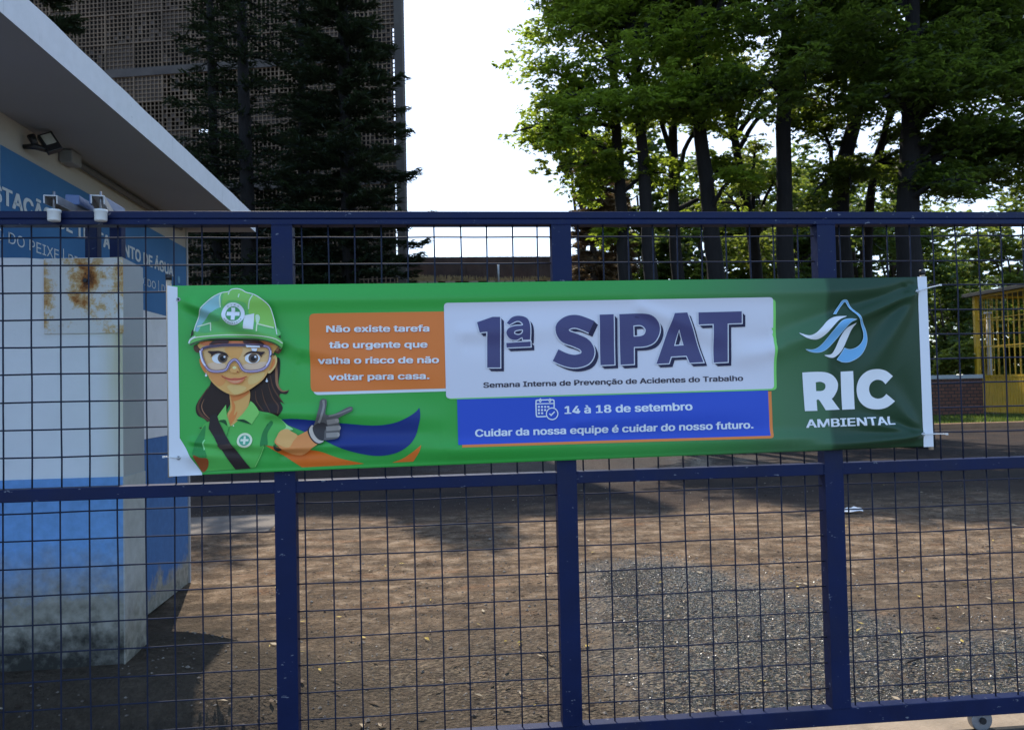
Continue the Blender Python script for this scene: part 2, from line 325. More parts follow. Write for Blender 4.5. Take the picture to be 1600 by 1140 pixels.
def gh_(x, y):                                               # ground height: gentle unevenness and the dirt bank piled against the wall
    z = 0.0
    if -6 <= x <= 10 and -3.5 <= y <= 10:
        z = 0.022 * noise.noise(Vector((x * 0.9, y * 0.9, 3))) + 0.010 * noise.noise(Vector((x * 3, y * 3, 8)))
        z *= min(1, max(0, min(x + 6, 10 - x, y + 3.5, 10 - y) / 1.5))
        z += 0.37 * sst(-0.15, -1.4, x) * sst(0.10, 0.46, y) * (1 - sst(0.85, 1.9, y))
    return z - 0.01
def ground_sheet():
    xs = sorted(set(list(np.linspace(-6, 10, 161)) + [-900, -300, -80, -30, -15, 18, 30, 80, 300, 900]))
    ys = sorted(set(list(np.linspace(-3.5, 10, 136)) + [-900, -300, -60, -12, 14, 20, 30, 60, 120, 300, 900]))
    vs = []; 
    for y in ys:
        for x in xs:
            vs.append((x, y, gh_(x, y)))
    nx = len(xs)
    fs = [(j * nx + i, j * nx + i + 1, (j + 1) * nx + i + 1, (j + 1) * nx + i) for j in range(len(ys) - 1) for i in range(nx - 1)]
    me = bpy.data.meshes.new("ground"); me.from_pydata(vs, [], fs); me.update()
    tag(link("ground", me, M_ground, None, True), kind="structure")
ground_sheet()
road = MB().box(-60, 60, -9.0, -0.75, -0.2, 0.028).build("road", paint("road_asphalt", (0.13, 0.13, 0.132), 0.9, 0.2, 8, 0.3)); tag(road, kind="structure")
M_conc = paint("dusty_concrete", (0.30, 0.235, 0.17), 0.9, 0.2, 9, 0.4, dirt=(0.16, 0.10, 0.06), dirt_amt=0.7)
sill = MB().box(-3.4, 4.6, -0.16, 0.20, -0.2, 0.050).build("gate_sill", M_conc, bevel=0.012); tag(sill, kind="structure")
apron = MB().box(-3.4, -1.9, 5.7, 6.9, -0.15, 0.012).build("concrete_apron", paint("pale_concrete", (0.15, 0.125, 0.10), 0.9, 0.15, 6, 0.3, dirt=(0.10, 0.07, 0.05), dirt_amt=0.9), bevel=0.015); tag(apron, kind="structure")

def pebbles():
    V = []; Fc = []; n = 5200
    for i in range(n):
        y = abs(random.gauss(0, 1)) * 2.6 + 0.22 if i % 3 else random.uniform(0.2, 8)
        x = random.uniform(-3.2, 4.5 + y * 0.5)
        if x < -1.4 and 0.4 < y < 3.6: continue
        s = random.uniform(0.003, 0.009) * (2.0 if random.random() < 0.04 else 1)
        k = len(V); a = random.uniform(0, 6.28); ca, sa = math.cos(a), math.sin(a)
        for (px, py, pz) in ((1, 0, 0), (0, 1, 0), (-1, 0, 0), (0, -1, 0), (0.1, 0.1, 0.7), (0, 0, -0.6)):
            px *= s * random.uniform(0.7, 1.5); py *= s * random.uniform(0.7, 1.3); pz *= s
            V.append((x + px * ca - py * sa, y + px * sa + py * ca, gh_(x, y) + pz + s * 0.3))
        Fc += [(k, k + 1, k + 4), (k + 1, k + 2, k + 4), (k + 2, k + 3, k + 4), (k + 3, k, k + 4), (k + 1, k, k + 5), (k + 2, k + 1, k + 5), (k + 3, k + 2, k + 5), (k, k + 3, k + 5)]
    me = bpy.data.meshes.new("gravel"); me.from_pydata(V, [], Fc); me.update()
    m, nt, p = new_mat("gravel_stone"); oi = noise_(nt, 30, 2)
    nt.links.new(ramp(nt, oi, [(0.3, (0.07, 0.055, 0.045)), (0.6, (0.22, 0.18, 0.14)), (0.75, (0.40, 0.37, 0.33))]), p.inputs["Base Color"]); p.inputs["Roughness"].default_value = 0.8
    tag(link("gravel", me, m), "small loose stones strewn over the dirt drive", "gravel", kind="stuff")
pebbles()
def wet_gravel():
    V = []; Fc = []; i = 0
    while i < 9000:
        x = random.uniform(0.7, 4.6); y = random.uniform(0.22, 4.0)
        d = min(math.hypot((x - 1.95) / 1.05, (y - 1.2) / 2.1), math.hypot((x - 1.75) / .7, (y - 2.9) / .85), math.hypot((x - 3.5) / 1.1, (y - .55) / .9)) + 1.1 * noise.noise(Vector((x * 1.3, y * 1.3, 4))) + 0.5 * noise.noise(Vector((x * 4, y * 4, 4)))
        i += 1
        if d > 1.0 or random.random() < 0.25 * d: continue
        s = random.uniform(0.003, 0.0085); k = len(V); a = random.uniform(0, 6.28); ca, sa = math.cos(a), math.sin(a); z0 = gh_(x, y) + s * 0.25; tx_, ty_ = random.uniform(-.5, .5), random.uniform(-.5, .5)
        for (px, py, pz) in ((1, 0, 0), (.5, .8, .1), (-.5, .8, -.1), (-1, 0, 0), (-.5, -.8, .1), (.5, -.8, 0), (.45, .1, .55), (-.3, .35, .6), (-.2, -.4, .5)):
            px *= s * random.uniform(0.8, 1.5); py *= s * random.uniform(.8, 1.3)
            V.append((x + px * ca - py * sa, y + px * sa + py * ca, z0 + pz * s + px * tx_ + py * ty_))
        Fc += [(k + 6, k + 7, k + 8), (k, k + 1, k + 6), (k + 1, k + 7, k + 6), (k + 1, k + 2, k + 7), (k + 2, k + 3, k + 7), (k + 3, k + 8, k + 7), (k + 3, k + 4, k + 8), (k + 4, k + 5, k + 8), (k + 5, k + 6, k + 8), (k + 5, k, k + 6)]
    me = bpy.data.meshes.new("wet_gravel"); me.from_pydata(V, [], Fc); me.update()
    m, nt, p = new_mat("wet_stone"); nt.links.new(ramp(nt, noise_(nt, 60, 2), [(0.35, (0.02, 0.018, 0.016)), (0.55, (0.12, 0.10, 0.08)), (0.68, (0.36, 0.32, 0.27))]), p.inputs["Base Color"]); p.inputs["Roughness"].default_value = 0.34; p.inputs["Specular IOR Level"].default_value = 0.6
    tag(link("wet_gravel", me, m), "wet dark glinting gravel in the track right of the middle gate post", "gravel", kind="stuff")
wet_gravel()
def litter():
    V = []; Fc = []; mi = []
    for i in range(2200):
        y = random.uniform(0.25, 9) if i % 2 else random.uniform(0.3, 4); x = random.uniform(-2.8, 5 + 0.6 * y)
        if x < -1.4 and 0.4 < y < 3.7: continue
        L = random.uniform(0.008, 0.032); W = L * random.uniform(0.18, 0.5); a = random.uniform(0, 6.28); c, s = math.cos(a), math.sin(a); z = gh_(x, y) + 0.012
        k = len(V); t = random.uniform(0, 0.012)
        for (u, v, q) in ((-L, 0, 0), (0, -W, t), (L, 0, 0.004), (0, W, t * 0.4)): V.append((x + u * c - v * s, y + u * s + v * c, z + q))
        Fc.append((k, k + 1, k + 2, k + 3)); mi.append(0 if random.random() < 0.84 else (1 if random.random() < 0.45 else 2))
    me = bpy.data.meshes.new("leaf_litter"); me.from_pydata(V, [], Fc); me.update(); me.polygons.foreach_set("material_index", mi)
    ms = [paint("dead_leaf_brown", (0.07, 0.04, 0.02), 0.8, 0.3, 20, 0), paint("dead_leaf_yellow", (0.42, 0.30, 0.05), 0.7, 0.2, 20, 0), paint("dead_leaf_pale", (0.34, 0.27, 0.18), 0.8, 0.2, 20, 0)]
    tag(link("leaf_litter", me, ms), "small fallen yellow and brown leaves scattered on the drive", "leaf litter", kind="stuff")
litter()
M_twig = paint("twig_bark", (0.035, 0.025, 0.018), 0.9, 0.2, 30, 0.2)
for (pa, pb, bend, lab) in (((1418, 1034), (1500, 1024), 0.03, "long dark crooked twig on the ground near the gate wheel"),
                            ((1432, 996), (1462, 994), 0.01, "short thick dark stick lying on sunlit dirt right of the third post"),
                            ((840, 1010), (860, 1035), 0.02, "tiny curled twig on the dirt left of the middle post"),
                            ((1455, 812), (1418, 968), 0.0, None)):
    if lab is None: continue
    a, b = atZ(*pa, 0.012), atZ(*pb, 0.012); mid = (a + b) / 2 + Vector((0, bend, 0.008))
    tag(MB().tube([a, (a + mid) / 2 + Vector((0, bend * .3, 0)), mid, b], [0.006, 0.006, 0.005, 0.003], 6).build("twig", M_twig, smooth=True), lab, "twig", "twigs on the drive")
def paper():
    c = atZ(1328, 800, 0.0); V = []; Fc = []; n = 7
    for j in range(n):
        for i in range(n):
            u, v = i / (n - 1) - .5, j / (n - 1) - .5
            V.append((c.x + u * 0.26 + v * .03, c.y + v * 0.18, 0.02 + 0.05 * abs(noise.noise(Vector((u * 5, v * 5, 1)))) + 0.03 * (0.5 - abs(v))))
    Fc = [(j * n + i, j * n + i + 1, (j + 1) * n + i + 1, (j + 1) * n + i) for j in range(n - 1) for i in range(n - 1)]
    me = bpy.data.meshes.new("paper_scrap"); me.from_pydata(V, [], Fc); me.update()
    tag(link("paper_scrap", me, paint("white_paper", (0.8, 0.8, 0.78), 0.6, 0.03, 5, 0)), "crumpled white paper scrap on the dark drive right of the third gate post", "paper scrap")
paper()

# ------------------------------------------------------------------ the sliding gate
GX = [-2.83, -1.715, -0.595, 0.515, 1.643, 2.77, 3.9]; HP = 0.040
gate = empty("sliding_gate", (0.5, 0, 0.05), "blue painted steel sliding gate of square tube and welded wire grid", "gate")
x0, x1 = GX[0] - HP, GX[-1] + HP
MB().box(x0, x1, -0.028, 0.028, 2.231, 2.259).box(x0, x1, -0.024, 0.024, 2.226, 2.231).box(x0, x1, -0.030, 0.030, 2.206, 2.226).build("top_rail", M_blue, gate, bevel=0.0025)
MB().box(x0, x1, -0.026, 0.026, 1.155, 1.203).build("middle_rail", M_blue, gate, bevel=0.003)
MB().box(x0, x1, -0.026, 0.026, 0.122, 0.192).build("bottom_rail", M_blue, gate, bevel=0.003)
for gx in GX:
    pb = MB().box(gx - HP, gx + HP, -0.029, 0.029, 0.1925, 2.2055)
    def bead(a, b):                                           # weld bead along a joint
        a, b = Vector(a), Vector(b); n = 14; pb.tube([a.lerp(b, i / n) for i in range(n + 1)], [random.uniform(0.0022, 0.0045) for i in range(n + 1)], 6)
    bead((gx - HP, -0.0285, 2.2055), (gx + HP, -0.0285, 2.2055)); bead((gx - HP, -0.0255, 0.1925), (gx + HP, -0.0255, 0.1925))
    for sg in (-1, 1): bead((gx + sg * HP, -0.0265, 1.157), (gx + sg * HP, -0.0265, 1.201))
    pb.build("post", M_blue, gate)
def wire_panel(xa, xb, za, zb, s, name="wire_mesh"):
    mb = MB(); r = 0.0032; zc = []
    zs = []; z = zb - 0.045
    while z > za + 0.02: zs.append(z); z -= 0.1055 + random.uniform(-.002, .002)
    xs = []; x = xa + 0.032
    while x < xb - 0.01: xs.append(x); x += 0.1045 + random.uniform(-.0025, .0025)
    ph = random.uniform(0, 50)
    wob = lambda a, b, k: 0.0035 * noise.noise(Vector((a * 2.3 + ph, b * 2.3, k)))
    for x in xs:
        n = max(3, int((zb - za) / 0.1)); pts = [(x + wob(x * 3, za + (zb - za) * i / n, 1), -0.003 + wob(x, i * .4, 2), za + (zb - za) * i / n) for i in range(n + 1)]
        mb.tube(pts, r, 6)
    for z in zs:
        n = max(3, int((xb - xa) / 0.1)); pts = [(xa + (xb - xa) * i / n, 0.0024 + wob(i * .4, z, 3), z + wob(xa + i * .12, z * 3, 4)) for i in range(n + 1)]
        mb.tube(pts, r, 6)
    mb.build(name, M_wire, gate, smooth=True)
for a, b in zip(GX[:-1], GX[1:]):
    wire_panel(a + HP, b - HP, 1.2035, 2.2055, 1); wire_panel(a + HP, b - HP, 0.1925, 1.1545, 0)
for wx in (2.27, -2.2):
    mb = MB(); mb.tube([(wx, -0.016, 0.099), (wx, 0.016, 0.099)], 0.047, 24)
    wh = mb.build("wheel", M_steel, gate, bevel=0.004)
    h = MB(); h.tube([(wx, -0.024, 0.099), (wx, 0.024, 0.099)], 0.014, 12); h.build("hub", M_black, wh)
track = MB().beam((-3.4, -0.012, 0.0605), (4.6, -0.012, 0.0605), 0.03, 0.02).build("gate_track", paint("dark_track_steel", (0.05, 0.045, 0.04), 0.5, 0.3, 15, 0.2, 0.6), bevel=0.003)
track.location.z -= 0.0105
tag(track, "dark steel rail set in the sill under the blue sliding gate", "gate track")

# ------------------------------------------------------------------ banner
YB = -0.056
def seg_d(x, z, a, b):
    dx, dz = b[0] - a[0], b[1] - a[1]; L2 = dx * dx + dz * dz
    t = ((x - a[0]) * dx + (z - a[1]) * dz) / L2; tc = np.clip(t, 0, 1)
    return np.hypot(x - a[0] - tc * dx, z - a[1] - tc * dz), t, ((x - a[0]) * dz - (z - a[1]) * dx) / math.sqrt(L2)
def PXZ(p): q = at(p[0], p[1], YB); return (q.x, q.z)
FOLDS = [((278, 468), (470, 545), 0.010, 0.016, 0.4), ((470, 545), (700, 590), 0.004, 0.03, 0.3),
         ((1432, 456), (1215, 545), 0.013, 0.019, 0.5), ((1215, 545), (1040, 585), 0.004, 0.03, 0.2),
         ((1432, 458), (1345, 600), 0.008, 0.022, 0.25), ((1440, 679), (1330, 655), 0.008, 0.012, 0.15),
         ((1440, 680), (1240, 704), 0.010, 0.013, 0.3), ((1440, 678), (1380, 600), 0.006, 0.02, 0.2), ((265, 715), (420, 690), 0.006, 0.018, 0.3),
         ((420, 645), (690, 655), 0.005, 0.02, 0.5), ((440, 700), (700, 688), 0.006, 0.014, 0.5), ((300, 690), (480, 700), 0.005, 0.012, 0.6),
         ((720, 520), (1000, 505), 0.003, 0.03, 0.5), ((900, 660), (1190, 640), 0.003, 0.03, 0.5), ((1000, 480), (1200, 560), 0.0035, 0.025, 0.5)]
FOLDS = [(PXZ(a), PXZ(b), am, sg, tl) for a, b, am, sg, tl in FOLDS]
ZT0, ZB0 = at(276, 449, YB), at(270, 738, YB); ZT1, ZB1 = at(1433, 433, YB), at(1452, 697, YB)
NG = [np.array([math.sin(7.1 * i + 2.3 * j) for i in range(3)]) for j in range(6)]
def disp(x, z):                                              # folds of the vinyl, metres towards the camera
    x = np.asarray(x, float); z = np.asarray(z, float)
    u = (x - ZT0.x) / (ZT1.x - ZT0.x)
    zt = ZT0.z + u * (ZT1.z - ZT0.z); zb = ZB0.z + u * (ZB1.z - ZB0.z)
    d = np.zeros_like(x)
    for a, b, am, sg, tl in FOLDS:
        ds, t, sgn = seg_d(x, z, a, b)
        s2 = sg * (1 + 1.3 * np.clip(t, 0, 1))
        prof = np.exp(-(ds / s2) ** 2) - 0.55 * np.exp(-((sgn - 1.6 * s2) / (1.2 * s2)) ** 2) * (np.clip(t, 0, 1) == t)
        env = np.clip(1 - (1 - tl) * np.clip(t, 0, 1), 0, 1) * np.clip((t + .12) * 8, 0, 1) * np.clip((1.15 - t) * 3, 0, 1)
        d += 2.3 * am * prof * env
    hb = z - zb; ht = zt - z
    d += 0.013 * np.exp(-((hb - 0.050) / 0.028) ** 2) * (0.75 + 0.25 * np.sin(5 * x + 1)) - 0.006 * np.exp(-(hb / 0.016) ** 2)
    d += 0.011 * np.exp(-((ht - 0.055) / 0.032) ** 2) * (0.8 + 0.2 * np.sin(3.1 * x + 2)) - 0.004 * np.exp(-(ht / 0.015) ** 2)
    d += 0.004 * np.sin(2.2 * x + 3.0 * z) * np.sin(6 * z + 0.6 * x + 1) + 0.0022 * np.sin(9 * z - 1.7 * x) + 0.0016 * np.sin(4.3 * x + 15 * z)
    ends = np.clip((x - ZT0.x - 0.004) / 0.07, 0, 1) * np.clip((ZT1.x + 0.008 - x) / 0.07, 0, 1); ends = ends * ends * (3 - 2 * ends)
    return np.clip(d, -0.018, 0.06) * (0.06 + 0.94 * ends)
GRID = 0.009
def drape(vs2, tris, layer):
    """vs2 in photo pixels -> cut along a fine grid -> lie on the banner's folds"""
    bm = bmesh.new(); vv = []
    for (px, py) in vs2:
        q = at(px, py, YB); vv.append(bm.verts.new((q.x, 0, q.z)))
    for t in tris:
        try: bm.faces.new([vv[i] for i in t])
        except ValueError: pass
    xs = [v.co.x for v in bm.verts]; zs = [v.co.z for v in bm.verts]
    for ax, lo, hi in ((0, min(xs), max(xs)), (2, min(zs), max(zs))):
        k = math.ceil(lo / GRID)
        while k * GRID < hi:
            co = [0, 0, 0]; co[ax] = k * GRID; no = [0, 0, 0]; no[ax] = 1
            bmesh.ops.bisect_plane(bm, geom=bm.verts[:] + bm.edges[:] + bm.faces[:], plane_co=co, plane_no=no, dist=1e-6); k += 1
    bm.verts.ensure_lookup_table()
    X = np.array([v.co.x for v in bm.verts]); Z = np.array([v.co.z for v in bm.verts]); dd = disp(X, Z)
    V = [(X[i], YB - dd[i] - layer * 0.001, Z[i]) for i in range(len(X))]
    Fs = []
    for i, v in enumerate(bm.verts): v.index = i
    for f in bm.faces:
        f.normal_update(); idx = [v.index for v in f.verts]
        Fs.append(tuple(idx) if f.normal.y < 0 else tuple(idx[::-1]))
    bm.free(); return V, Fs
PM = {}
def print_mat(rgb):
    k = tuple(rgb)
    if k not in PM:
        m, nt, p = new_mat("vinyl_print"); p.inputs["Base Color"].default_value = (*refl(rgb), 1); p.inputs["Roughness"].default_value = 0.38
        p.inputs["Specular IOR Level"].default_value = 0.22
        PM[k] = m
    return PM[k]
class Print:                                                  # one printed part: several coloured shapes in one mesh
    def __init__(s, layer0=1): s.V = []; s.F = []; s.mi = []; s.mats = []; s.layer = layer0
    def tri(s, v2, tris, rgb, same=False):
        if not same: s.layer += 0.5
        V, Fs = drape(v2, tris, s.layer); k = len(s.V); m = rgb if isinstance(rgb, bpy.types.Material) else print_mat(rgb)
        if m not in s.mats: s.mats.append(m)
        s.V += V; s.F += [tuple(i + k for i in f) for f in Fs]; s.mi += [s.mats.index(m)] * len(Fs); return s
    def poly(s, loops, rgb, same=False):
        loops = [loops] if not isinstance(loops[0][0], (tuple, list)) else loops
        flat = [p for l in loops for p in l]
        tr = tessellate_polygon([[Vector((p[0], p[1], 0)) for p in l] for l in loops])
        return s.tri(flat, tr, rgb, same)
    def stroke(s, pts, wid, rgb, closed=False, same=False):
        P = [Vector((p[0], p[1])) for p in pts]; n = len(P); L = []
        ws = wid if isinstance(wid, (list, tuple)) else [wid] * n
        for i in range(n):
            a = P[i - 1] if (i > 0 or closed) else P[i]; b = P[(i + 1) % n] if (i < n - 1 or closed) else P[i]
            t1 = (P[i] - a); t2 = (b - P[i]); t1 = t1.normalized() if t1.length > 1e-6 else t2.normalized(); t2 = t2.normalized() if t2.length > 1e-6 else t1
            t = (t1 + t2); t = t.normalized() if t.length > 1e-4 else t1
            nn = Vector((-t.y, t.x)); c = max(0.5, nn.dot(Vector((-t1.y, t1.x)))); L.append((nn * (ws[i] / 2 / c)))
        v2 = []
        for p, o in zip(P, L): v2 += [tuple(p + o), tuple(p - o)]
        m = n if closed else n - 1
        tris = []
        for i in range(m):
            j = (i + 1) % n; tris += [(2 * i, 2 * i + 1, 2 * j + 1), (2 * i, 2 * j + 1, 2 * j)]
        return s.tri(v2, tris, rgb, same)
    def ell(s, c, rx, ry, rgb, n=28, rot=0, same=False):
        return s.poly([(c[0] + rx * math.cos(a) * math.cos(rot) - ry * math.sin(a) * math.sin(rot), c[1] + rx * math.cos(a) * math.sin(rot) + ry * math.sin(a) * math.cos(rot)) for a in np.linspace(0, 2 * math.pi, n, endpoint=False)], rgb, same)
    def build(s, name, parent):
        me = bpy.data.meshes.new(name); me.from_pydata(s.V, [], s.F); me.update(); me.polygons.foreach_set("material_index", s.mi)
        return link(name, me, s.mats, parent, True)
def smooth(pts, closed=True, k=6):                            # Catmull-Rom; a doubled point makes a corner
    P = [np.array(p, float) for p in pts]; n = len(P); out = []
    rng = range(n) if closed else range(n - 1)
    g = (lambda i: P[i % n]) if closed else (lambda i: P[max(0, min(n - 1, i))])
    for i in rng:
        p0, p1, p2, p3 = g(i - 1), g(i), g(i + 1), g(i + 2)
        if np.allclose(p1, p2): continue
        for t in np.linspace(0, 1, k, endpoint=False):
            q = 0.5 * ((2 * p1) + (-p0 + p2) * t + (2 * p0 - 5 * p1 + 4 * p2 - p3) * t * t + (-p0 + 3 * p1 - 3 * p2 + p3) * t ** 3)
            if not out or np.linalg.norm(q - out[-1]) > 0.02: out.append(q)
    if not closed: out.append(P[-1])
    return [tuple(q) for q in out]
def conv(pts, ox, oy, sc): return [(ox + x * sc, oy + y * sc) for x, y in pts]
cA = lambda p: conv(p, 250, 420, 450 / 1509); cH = lambda p: conv(p, 290, 440, 180 / 1466)
cB = lambda p: conv(p, 280, 560, 200 / 1267); cG = lambda p: conv(p, 440, 600, 0.15)
cT = lambda p: conv(p, 680, 430, 540 / 1600); cR = lambda p: conv(p, 1240, 460, 180 / 892); cK = lambda p: conv(p, 820, 610, 80 / 1520)
import os
FONT = None
try: FONT = bpy.data.fonts.load(os.path.join(bpy.utils.resource_path('LOCAL'), "datafiles", "fonts", "Inter.woff2"))   # Blender's own interface font
except Exception: FONT = None
def glyphs(txt, offset=0.0):
    c = bpy.data.curves.new("t", 'FONT'); c.body = txt
    if FONT: c.font = FONT; c.size = 1.0; c.offset = offset; c.resolution_u = 4; c.fill_mode = 'FRONT'
    o = bpy.data.objects.new("t", c); COL.objects.link(o); bpy.context.view_layer.update()
    me = bpy.data.meshes.new_from_object(o.evaluated_get(bpy.context.evaluated_depsgraph_get()))
    V = np.array([v.co[:2] for v in me.vertices]); T = []
    for p in me.polygons:
        v = list(p.vertices)
        for i in range(1, len(v) - 1): T.append((v[0], v[i], v[i + 1]))
    bpy.data.objects.remove(o); bpy.data.curves.remove(c); bpy.data.meshes.remove(me)
    return V, T
def bold_text(pr, txt, p0, p1, cap, rgb, off=0.022, same=False):     # p0,p1: photo pixels of the baseline's two ends; cap: cap height in pixels
    V, T = glyphs(txt); lo, hi = V[:, 0].min(), V[:, 0].max(); cs = 0.727; r = off * cap / cs
    d = np.array(p1, float) - np.array(p0, float); L = np.hypot(*d); e = d / L; nrm = np.array([e[1], -e[0]]); L -= 2 * r; o0 = np.array(p0) + e * r
    for k, (dx, dy) in enumerate(((-1, .35), (1, .35), (-1, -.35), (1, -.35), (0, 0)) if off > 0 else ((0, 0),)):   # heavy weight = overprinted with small shifts
        o_ = o0 + e * dx * r + nrm * (dy * r + 0.35 * r)
        v2 = [tuple(o_ + e * ((x - lo) / (hi - lo) * L) + nrm * (y / cs * (cap - 0.7 * r))) for x, y in V]
        pr.tri(v2, T, rgb, same or k > 0); pr.layer += 0.06
    return pr

banner = empty("banner", (0.53, YB, 1.24), "long green and white printed vinyl banner tied across the blue gate", "banner")
BL = [(262, 446.5), (1447, 432.5), (1458, 697), (265, 743)]
def vinyl_mat():
    m, nt, p = new_mat("banner_vinyl")
    co = N(nt, "ShaderNodeNewGeometry").outputs["Position"]; sx = N(nt, "ShaderNodeSeparateXYZ"); nt.links.new(co, sx.inputs[0])
    f = N(nt, "ShaderNodeMapRange"); f.inputs[1].default_value = ZT0.x; f.inputs[2].default_value = ZT1.x; nt.links.new(sx.outputs[0], f.inputs[0])
    n = noise_(nt, 3, 3, 0.5, co); 
    c = ramp(nt, f.outputs[0], [(0.0, refl((46, 146, 74))), (0.42, refl((36, 136, 62))), (0.62, refl((40, 124, 66))), (0.80, refl((46, 92, 70))), (0.8655, refl((38, 80, 62))), (0.868, refl((19, 52, 38))), (1.0, refl((18, 50, 37)))])
    nt.links.new(c, p.inputs["Base Color"]); p.inputs["Roughness"].default_value = 0.36; p.inputs["Specular IOR Level"].default_value = 0.35
    bump(nt, p, noise_(nt, 260, 2, 0.5, co), 0.03, 0.001); return m
M_vinyl = vinyl_mat()
def quadgrid(c4, layer, nx, nz):
    V = []; Fs = []
    for j in range(nz + 1):
        for i in range(nx + 1):
            u, v = i / nx, j / nz
            t = [c4[0][k] * (1 - u) + c4[1][k] * u for k in (0, 1)]; b = [c4[3][k] * (1 - u) + c4[2][k] * u for k in (0, 1)]
            q = at(t[0] * (1 - v) + b[0] * v, t[1] * (1 - v) + b[1] * v, YB); V.append((q.x, q.z))
    A = np.array(V); dd = disp(A[:, 0], A[:, 1])
    P = [(A[i, 0], YB - dd[i] - layer * 0.001, A[i, 1]) for i in range(len(A))]
    Fs = [(j * (nx + 1) + i, (j + 1) * (nx + 1) + i, (j + 1) * (nx + 1) + i + 1, j * (nx + 1) + i + 1) for j in range(nz) for i in range(nx)]
    return P, Fs
P_, F_ = quadgrid(BL, 0, 400, 96)
me = bpy.data.meshes.new("vinyl_sheet"); me.from_pydata(P_, [], F_); me.update()
sh = link("vinyl_sheet", me, M_vinyl, banner, True)
sm = sh.modifiers.new("thick", 'SOLIDIFY'); sm.thickness = 0.0006; sm.offset = -1
WHT, LWHT = (164, 190, 228), (180, 202, 236)
mg = Print(1.0); mg.poly([(261.5, 446), (277.5, 448.5), (281, 684), (316, 739), (316, 741.5), (264.5, 744)], WHT); mg.build("unprinted_margin", banner)
mg = Print(1.0); mg.poly([(1433, 432.5), (1447.5, 432), (1458.5, 697.5), (1443, 698)], WHT); mg.build("unprinted_margin", banner)
# swooshes + worker illustration ---------------------------------------------------------------
sw = Print(0.8)
sw.poly(cG(smooth([(-172, 628), (-172, 628), (-60, 645), (0, 655), (150, 668), (300, 682), (420, 705), (600, 770), (860, 828), (860, 828), (700, 842), (210, 866), (210, 866), (100, 792), (0, 728), (-80, 682)])), (208, 96, 40))
sw.poly(cG(smooth([(1455, 630), (1455, 630), (1435, 700), (1372, 806), (1372, 806), (1150, 818), (1150, 818), (1260, 775), (1360, 708)])), (208, 100, 46), True)
sw.poly(cG(smooth([(-60, 372), (-60, 372), (100, 360), (300, 372), (500, 395), (700, 412), (900, 428), (1050, 425), (1200, 395), (1320, 340), (1400, 285), (1435, 243), (1435, 243), (1445, 330), (1425, 440), (1390, 550), (1320, 640), (1200, 712), (1050, 744), (900, 737), (700, 692), (550, 632), (400, 562), (250, 500), (100, 440)])), (24, 46, 122))
sw.build("swoosh_print", banner)
il = Print(1.8); IL = il.poly
SK, SK2, SK3, HD, HB, HL = (222, 146, 98), (230, 160, 116), (200, 116, 72), (36, 31, 33), (70, 54, 48), (116, 94, 80)
# hair behind
IL(cB(smooth([(335, 190), (300, 280), (240, 350), (190, 420), (165, 490), (185, 560), (255, 600), (290, 650), (255, 682), (195, 682), (195, 682), (250, 700), (330, 690), (420, 620), (480, 500), (530, 400), (510, 320), (420, 250)])), HD)
IL(cB(smooth([(690, 300), (820, 210), (880, 60), (985, -10), (1000, 120), (985, 240), (1000, 300), (1040, 325), (1092, 308), (1092, 308), (1065, 350), (1005, 348), (1000, 390), (1048, 452), (1048, 452), (1005, 430), (1030, 490), (1000, 550), (950, 575), (800, 540), (700, 430)])), HD, True)
for st, wd, c in (([(300, 270), (220, 390), (190, 480), (225, 560), (300, 620), (290, 670), (200, 684)], [4, 14, 22, 26, 22, 12, 2], HB), ([(250, 400), (225, 470), (250, 540), (310, 600)], [2, 8, 10, 3], HL),
                  ([(960, 20), (965, 160), (975, 260), (1020, 320), (1085, 315)], [18, 26, 24, 16, 3], HL), ([(905, 170), (930, 280), (990, 380), (1040, 445)], [8, 14, 14, 2], HB), ([(880, 240), (925, 380), (985, 470), (980, 545)], [4, 12, 16, 8], HB), ([(760, 320), (770, 420), (840, 520)], [3, 12, 8], HB), ([(820, 300), (850, 420), (910, 530)], [3, 12, 8], HB)):
    P0 = cB(st); PP = smooth(P0, False, 5); ws = np.interp(np.linspace(0, 1, len(PP)), np.linspace(0, 1, len(wd)), wd) * 0.158
    il.stroke(PP, list(ws), c, same=c != HB)
# neck
IL(cB(smooth([(515, 300), (690, 300), (697, 440), (640, 560), (510, 668), (478, 560), (512, 480)])), SK)
IL(cB(smooth([(515, 320), (600, 352), (690, 318), (693, 345), (610, 400), (540, 420), (515, 380)])), SK3)
IL(cB(smooth([(500, 560), (530, 500), (522, 400), (560, 470), (545, 560), (580, 520), (560, 590), (510, 650)])), SK3, True)
# shirt
IL(cB(smooth([(260, 640), (205, 740), (160, 850), (150, 950), (170, 965), (290, 985), (290, 985), (262, 1112), (262, 1112), (748, 1078), (748, 1078), (800, 960), (850, 850), (850, 850), (945, 865), (945, 865), (985, 780), (1050, 715), (1130, 700), (1130, 700), (1060, 645), (980, 570), (900, 535), (790, 512), (720, 425), (720, 425), (640, 560), (515, 672), (515, 672), (480, 600), (465, 465), (465, 465), (380, 590)])), (64, 152, 82))
IL(cB(smooth([(265, 660), (205, 745), (160, 855), (152, 950), (225, 975), (292, 968), (255, 860), (262, 760)])), (38, 118, 70))
IL(cB(smooth([(810, 860), (830, 730), (900, 620), (930, 640), (880, 740), (885, 850), (850, 850)])), (34, 108, 64), True)
IL(cB(smooth([(985, 780), (1050, 715), (1130, 700), (1060, 648), (1000, 590), (1060, 670), (1010, 720), (965, 800)])), (120, 190, 150), True)
il.stroke(cB(smooth([(265, 800), (250, 840), (262, 900)], False)), 2.2, (110, 190, 150)); il.stroke(cB(smooth([(848, 870), (800, 980), (755, 1070)], False)), 1.2, (96, 180, 110), same=True)
